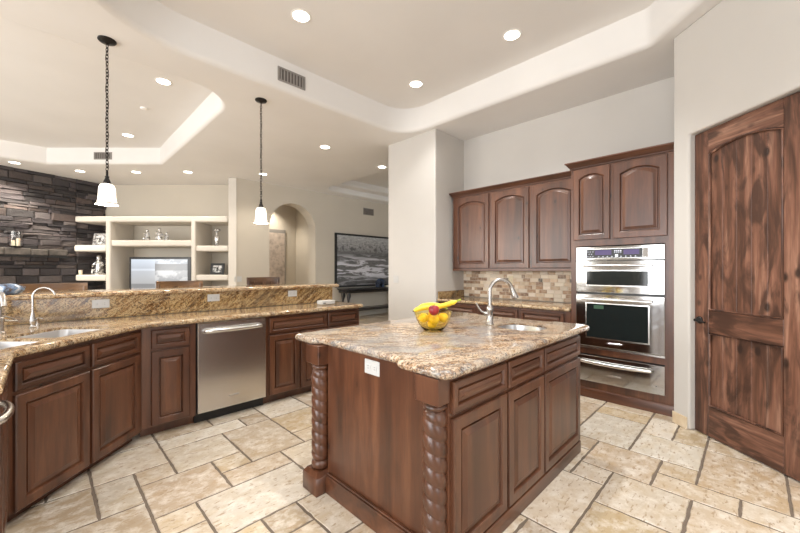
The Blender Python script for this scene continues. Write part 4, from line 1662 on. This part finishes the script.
def stool(label, x, y, w_, wm, top, rot=0.0):
    t = thing('bar_stool', label, 'bar stool', (x, y, 0), rot, 'bar stools behind the bar')
    m = MB()
    n = 10
    pts = []
    rs = []
    for k in range(n + 1):
        u = k / n * 2 - 1
        cy_ = 0.24 + 0.05 * (1 - u * u)
        hh = 0.045 + 0.012 * (1 - u * u)
        rs.append([(u * w_ / 2, cy_ - 0.015, top - 2 * hh), (u * w_ / 2, cy_ + 0.015, top - 2 * hh), (u * w_ / 2, cy_ + 0.018, top - 0.004), (u * w_ / 2, cy_, top), (u * w_ / 2, cy_ - 0.016, top - 0.004)])
    m.rings(rs)
    m.build('top_rail', wm, t)
    for s in (-1, 1):
        MB().tube([(s * w_ * 0.42, 0.24, 0.0), (s * w_ * 0.42, 0.20, 0.68), (s * w_ * 0.46, 0.245, top - 0.03)], 0.019, 8).build('leg', wm, t)
        MB().tube([(s * w_ * 0.42, -0.17, 0.0), (s * w_ * 0.40, -0.16, 0.70)], 0.019, 8).build('leg', wm, t)
    m = MB()
    for u in (-0.24, 0, 0.24):
        m.box(u * w_ - 0.02, u * w_ + 0.02, 0.215, 0.235, 0.72, top - 0.06)
    m.build('back_slats', wm, t)
    MB().box(-w_ * 0.48, w_ * 0.48, -0.20, 0.22, 0.69, 0.75, 0.02, seg=2).build('seat', M['seat_fabric'], t)
    m = MB()
    m.box(-w_ * 0.40, w_ * 0.40, -0.18, -0.15, 0.26, 0.29)
    m.box(-w_ * 0.40, w_ * 0.40, 0.21, 0.24, 0.26, 0.29)
    m.build('foot_rail', wm, t)


stool('honey wood bar stool nearest the stone wall, behind the slim tap', 0.07, 4.42, 0.46, M['stool_wood'], 1.205)
stool('honey wood bar stool in front of the television', 1.10, 4.42, 0.46, M['stool_wood'], 1.205)
stool('dark brown bar stool in front of the arched opening', 2.09, 4.45, 0.44, M['stool_dark'], 1.235)

# painting over the console table
pt = thing('framed_painting', 'large black framed monochrome landscape on the far wall', 'painting', (5.58, 8.10, 0.854))
pw, ph = 2.45, 1.49
m = MB()
for a, c, e, f in ((0, pw, 0, 0.05), (0, pw, ph - 0.05, ph), (0, 0.05, 0.05, ph - 0.05), (pw - 0.05, pw, 0.05, ph - 0.05)):
    m.box(a, c, -0.055, -0.002, e, f)
m.build('frame', M['black'], pt, weld=False)
MB().box(0.05, pw - 0.05, -0.035, -0.004, 0.05, ph - 0.05).build('canvas', M['art'], pt)

# console table
ct = thing('console_table', 'black carved console table under the monochrome landscape', 'table', (5.68, 7.86, 0))
CW = 1.95
m = MB()
prof = [(-0.02, 0.786), (-0.02, 0.798), (-0.05, 0.806), (-0.05, 0.826)]
m.rings([[(p[0] - 0.0, -0.2 + p[0], p[1]), (CW - p[0], -0.2 + p[0], p[1]), (CW - p[0], 0.2, p[1]), (p[0], 0.2, p[1])] for p in prof])
m.build('table_top', M['console'], ct)
m = MB()
ap_ = [(0.03, 0.70), (0.0, 0.72), (-0.01, 0.76), (0.02, 0.786)]
m.rings([[(p[0], -0.18 + p[0], p[1]), (CW - p[0], -0.18 + p[0], p[1]), (CW - p[0], 0.18, p[1]), (p[0], 0.18, p[1])] for p in ap_])
m.build('apron', M['console'], ct)
for lx in (0.10, CW - 0.10):
    for ly in (-0.12, 0.13):
        MB().tube([(lx, ly, 0.72), (lx + 0.0, ly - 0.02, 0.62), (lx, ly, 0.50), (lx, ly, 0.36), (lx, ly, 0.26), (lx, ly, 0.12), (lx, ly - 0.01, 0.0)],
                  [0.055, 0.058, 0.030, 0.024, 0.034, 0.028, 0.036], 10).build('leg', M['console'], ct)
MB().box(0.05, CW - 0.05, -0.16, 0.17, 0.20, 0.27, 0.01).build('lower_shelf', M['console'], ct)

# bear figure
br = thing('bear_sculpture', 'dark blue bear sculpture on the console table', 'sculpture', (6.98, 7.80, 0.834), R(0))
m = MB()
m.ball((0, 0, 0.17), 0.15, 0.075, 0.085, seg=18, rows=11, mtx=Matrix.Rotation(R(-8), 3, 'Y'))
m.ball((0.13, -0.01, 0.155), 0.058, 0.05, 0.055)
m.ball((0.185, -0.015, 0.135), 0.030, 0.028, 0.026)
for s in (-1, 1):
    m.ball((0.115, -0.01 + s * 0.035, 0.205), 0.018, seg=8, rows=6)
for lx, ly in ((-0.10, -0.04), (-0.10, 0.04), (0.07, -0.04), (0.07, 0.04)):
    m.tube([(lx, ly, 0.16), (lx * 1.05, ly, 0.07), (lx * 1.05 + 0.01, ly, 0.0)], [0.05, 0.036, 0.032], 10)
m.build('bear', M['bear'], br)
MB().lathe([(0, 0.0), (0.035, 0.0), (0.035, 0.05), (0.03, 0.05), (0, 0.045)], (0, 0, 0), 16).build('votive_candle', M['wax'])
o = bpy.data.objects['votive_candle.001'] if 'votive_candle.001' in bpy.data.objects else bpy.data.objects['votive_candle']
o.location = (7.20, 7.74, 0.826)
tag(o, 'small pale candle on the console table beside the bear', 'candle')

# canvas on the hallway wall seen through the arch
cv = thing('hall_canvas', 'grey abstract canvas on the hallway wall seen through the arch', 'painting', (0, 9.80, 0))
m = MB()
cx0, cx1 = 9.8 * 0.632 / 1.368, 9.8 * (1 - 0.3234) / 1.3234
MB().box(cx0 - 0.2, cx1, -0.035, 0.0, 0.55, 2.50).build('frame', M['grey_metal'], cv)
MB().box(cx0 - 0.17, cx1 - 0.03, -0.04, -0.034, 0.58, 2.40).build('canvas', M['niche_art'], cv)

# ------------------------------------------------------------------ vents and lamps


def vent(label, loc, rz, w_, h, n, vertical=True):
    t = thing('air_vent', label, 'vent', loc, rz)
    MB().box(-w_ / 2, w_ / 2, -0.004, 0.0, -h / 2, h / 2).build('backing', M['vent_dark'], t)
    m = MB()
    b_ = 0.016
    for a, c, e, f in ((-w_ / 2, w_ / 2, -h / 2, -h / 2 + b_), (-w_ / 2, w_ / 2, h / 2 - b_, h / 2), (-w_ / 2, -w_ / 2 + b_, -h / 2 + b_, h / 2 - b_), (w_ / 2 - b_, w_ / 2, -h / 2 + b_, h / 2 - b_)):
        m.box(a, c, -0.012, 0.0, e, f)
    m.build('frame', M['grey_metal'], t, weld=False)
    m = MB()
    for k in range(n):
        if vertical:
            x = -w_ / 2 + b_ + (w_ - 2 * b_) * (k + 0.5) / n
            m.box(-0.004, 0.004, -0.014, 0.002, -h / 2 + b_, h / 2 - b_, mtx=Matrix.Translation((x, 0, 0)) @ Matrix.Rotation(R(35), 4, 'Z'))
        else:
            zz = -h / 2 + b_ + (h - 2 * b_) * (k + 0.5) / n
            m.box(-w_ / 2 + b_, w_ / 2 - b_, -0.012, 0.002, -0.003, 0.003, mtx=Matrix.Translation((0, 0, zz)) @ Matrix.Rotation(R(30), 4, 'X'))
    m.build('louvres', M['grey_metal'], t, weld=False)


vent('grey slatted air vent on the side of the kitchen ceiling tray', (2.015, 3.78, 3.535), 0, 0.34, 0.155, 8)
vent('grey air vent on the side of the living room ceiling tray behind the pendant chain', (1.0295 - 0.235, 8.6005 + 0.235, 3.515), DIA, 0.34, 0.14, 9)
vent('small grey air vent high on the far wall above the painting', (6.78, 8.10, 3.05), 0, 0.40, 0.20, 5, False)


def downlight(label, x, y, z_, power, spot=True, r=0.075, group='recessed ceiling lights', col=WARM):
    t = thing('ceiling_light', label, 'ceiling light', (x, y, z_), 0, group)
    MB().lathe([(r, -0.004), (r + 0.012, -0.006), (r + 0.020, -0.003), (r + 0.020, 0.0), (r, 0.0)], (0, 0, 0), 28, closed=True).build('trim_ring', M['trim_white'], t)
    MB().lathe([(0.0, -0.003), (r, -0.003), (r, 0.0), (0.0, 0.0)], (0, 0, 0), 28).build('lens', M['lamp'], t)
    if spot:
        l = bpy.data.lights.new('down_spot', 'SPOT')
        l.energy = power
        l.color = col
        l.spot_size = R(115)
        l.spot_blend = 0.7
        l.shadow_soft_size = 0.06
        o_ = bpy.data.objects.new('down_spot', l)
        o_.location = (x, y, z_ - 0.03)
        C.objects.link(o_)
    return t


downlight('recessed light in the kitchen tray nearest the camera at left', 1.693, 2.999, 3.70, 60, col=SOFT)
downlight('recessed light in the kitchen tray at right', 3.335, 1.737, 3.70, 110, col=SOFT)
downlight('recessed light in the far corner of the kitchen tray', 3.348, 3.060, 3.70, 40, col=SOFT)
downlight('recessed light in the living room tray nearest the first pendant', 1.045, 5.195, 3.67, 80)
downlight('recessed light deep in the living room tray', 1.026, 7.705, 3.67, 40)
downlight('recessed light between the second pendant and the pale column', 3.275, 5.025, ZS, 30)
downlight('recessed light beside the pale column', 4.70, 5.20, ZS, 30)
downlight('recessed light behind the second pendant chain before the arch', 3.269, 7.366, ZS, 40)
downlight('recessed light before the right part of the built-in shelves', 2.103, 8.314, ZS, 36)
downlight('recessed light before the middle of the built-in shelves', 1.342, 9.075, ZS, 36)
downlight('recessed light before the left end of the built-in shelves', 0.516, 9.796, ZS, 30)
downlight('recessed light grazing the stone fireplace wall', -0.40, 9.90, ZS, 190)
downlight('recessed light in the hallway shining on the grey canvas', 4.42, 9.45, ZS, 90)
# added unseen spots without fixtures, brightening the kitchen over and behind the camera
for lx, ly, pw_ in ((0.3, 1.7, 40), (1.8, 0.4, 140), (0.2, -0.9, 130), (-1.3, 0.6, 60)):
    l = bpy.data.lights.new('down_spot', 'SPOT')
    l.energy = pw_
    l.color = SOFT
    l.spot_size = R(115)
    l.spot_blend = 0.7
    l.shadow_soft_size = 0.06
    o_ = bpy.data.objects.new('down_spot', l)
    o_.location = (lx, ly, 3.67)
    C.objects.link(o_)
t = thing('smoke_detector', 'small white round detector in the living room tray', 'smoke detector', (1.02, 6.25, 3.67))
MB().lathe([(0.0, -0.018), (0.040, -0.018), (0.05, -0.010), (0.052, 0.0), (0.0, 0.0)], (0, 0, 0), 24).build('housing', M['trim_white'], t)


def pendant(label, x, y, zshade):
    t = thing('pendant_light', label, 'pendant light', (x, y, ZS), 0, 'pendant lights over the bar')
    MB().lathe([(0.0, 0.0), (0.066, 0.0), (0.068, -0.008), (0.060, -0.018), (0.020, -0.026), (0.012, -0.034), (0.0, -0.036)], (0, 0, 0), 28).build('canopy', M['iron'], t)
    zs = zshade - ZS
    m = MB()
    z_ = -0.036
    end = zs + 0.285
    k = 0
    while z_ > end:
        mt = Matrix.Rotation(R(45 + 90 * (k % 2)), 3, 'Z')
        m.torus((0, 0, z_ - 0.019), 0.0105, 0.0030, mt, 10, 5, stretch=1.9)
        z_ -= 0.031
        k += 1
    m.build('chain', M['iron'], t, weld=False)
    m = MB()
    pts = [Vector((0.012 * math.cos(q * 1.1), 0.012 * math.sin(q * 1.1), -0.03 + (end + 0.03) * q / 24)) for q in range(25)]
    m.tube(pts, 0.0022, 5)
    m.build('cord', M['bronze'], t)
    MB().lathe([(0.0, zs + 0.295), (0.008, zs + 0.29), (0.010, zs + 0.255), (0.016, zs + 0.25), (0.014, zs + 0.235), (0.024, zs + 0.21), (0.030, zs + 0.19), (0.028, zs + 0.183), (0.0, zs + 0.183)], (0, 0, 0), 20).build('socket', M['iron'], t)
    prof = [(0.030, 0.186), (0.052, 0.178), (0.064, 0.155), (0.068, 0.12), (0.070, 0.08), (0.073, 0.045), (0.080, 0.018), (0.093, 0.0),
            (0.089, 0.0), (0.077, 0.018), (0.069, 0.046), (0.066, 0.08), (0.064, 0.12), (0.060, 0.152), (0.050, 0.172), (0.030, 0.180)]
    MB().lathe([(r * 0.9, zs + q) for r, q in prof], (0, 0, 0), 32, closed=True).build('lamp_shade', M['shade'], t)
    MB().torus((0, 0, zs + 0.012), 0.0775, 0.0036, Matrix.Rotation(R(90), 3, 'X'), 32, 6).build('shade_band', M['bronze'], t)
    MB().ball((0, 0, zs + 0.09), 0.028, 0.028, 0.036).build('bulb', M['lamp'], t)
    l = bpy.data.lights.new('pendant_bulb', 'POINT')
    l.energy = 10
    l.color = WARM
    l.shadow_soft_size = 0.03
    o_ = bpy.data.objects.new('pendant_bulb', l)
    o_.location = (x, y, zshade - 0.02)
    C.objects.link(o_)


pendant('pendant lamp on a long chain at left, in front of the stone wall', 0.391, 4.048, 1.905)
pendant('pendant lamp on a chain left of the arched opening', 1.829, 4.176, 1.890)
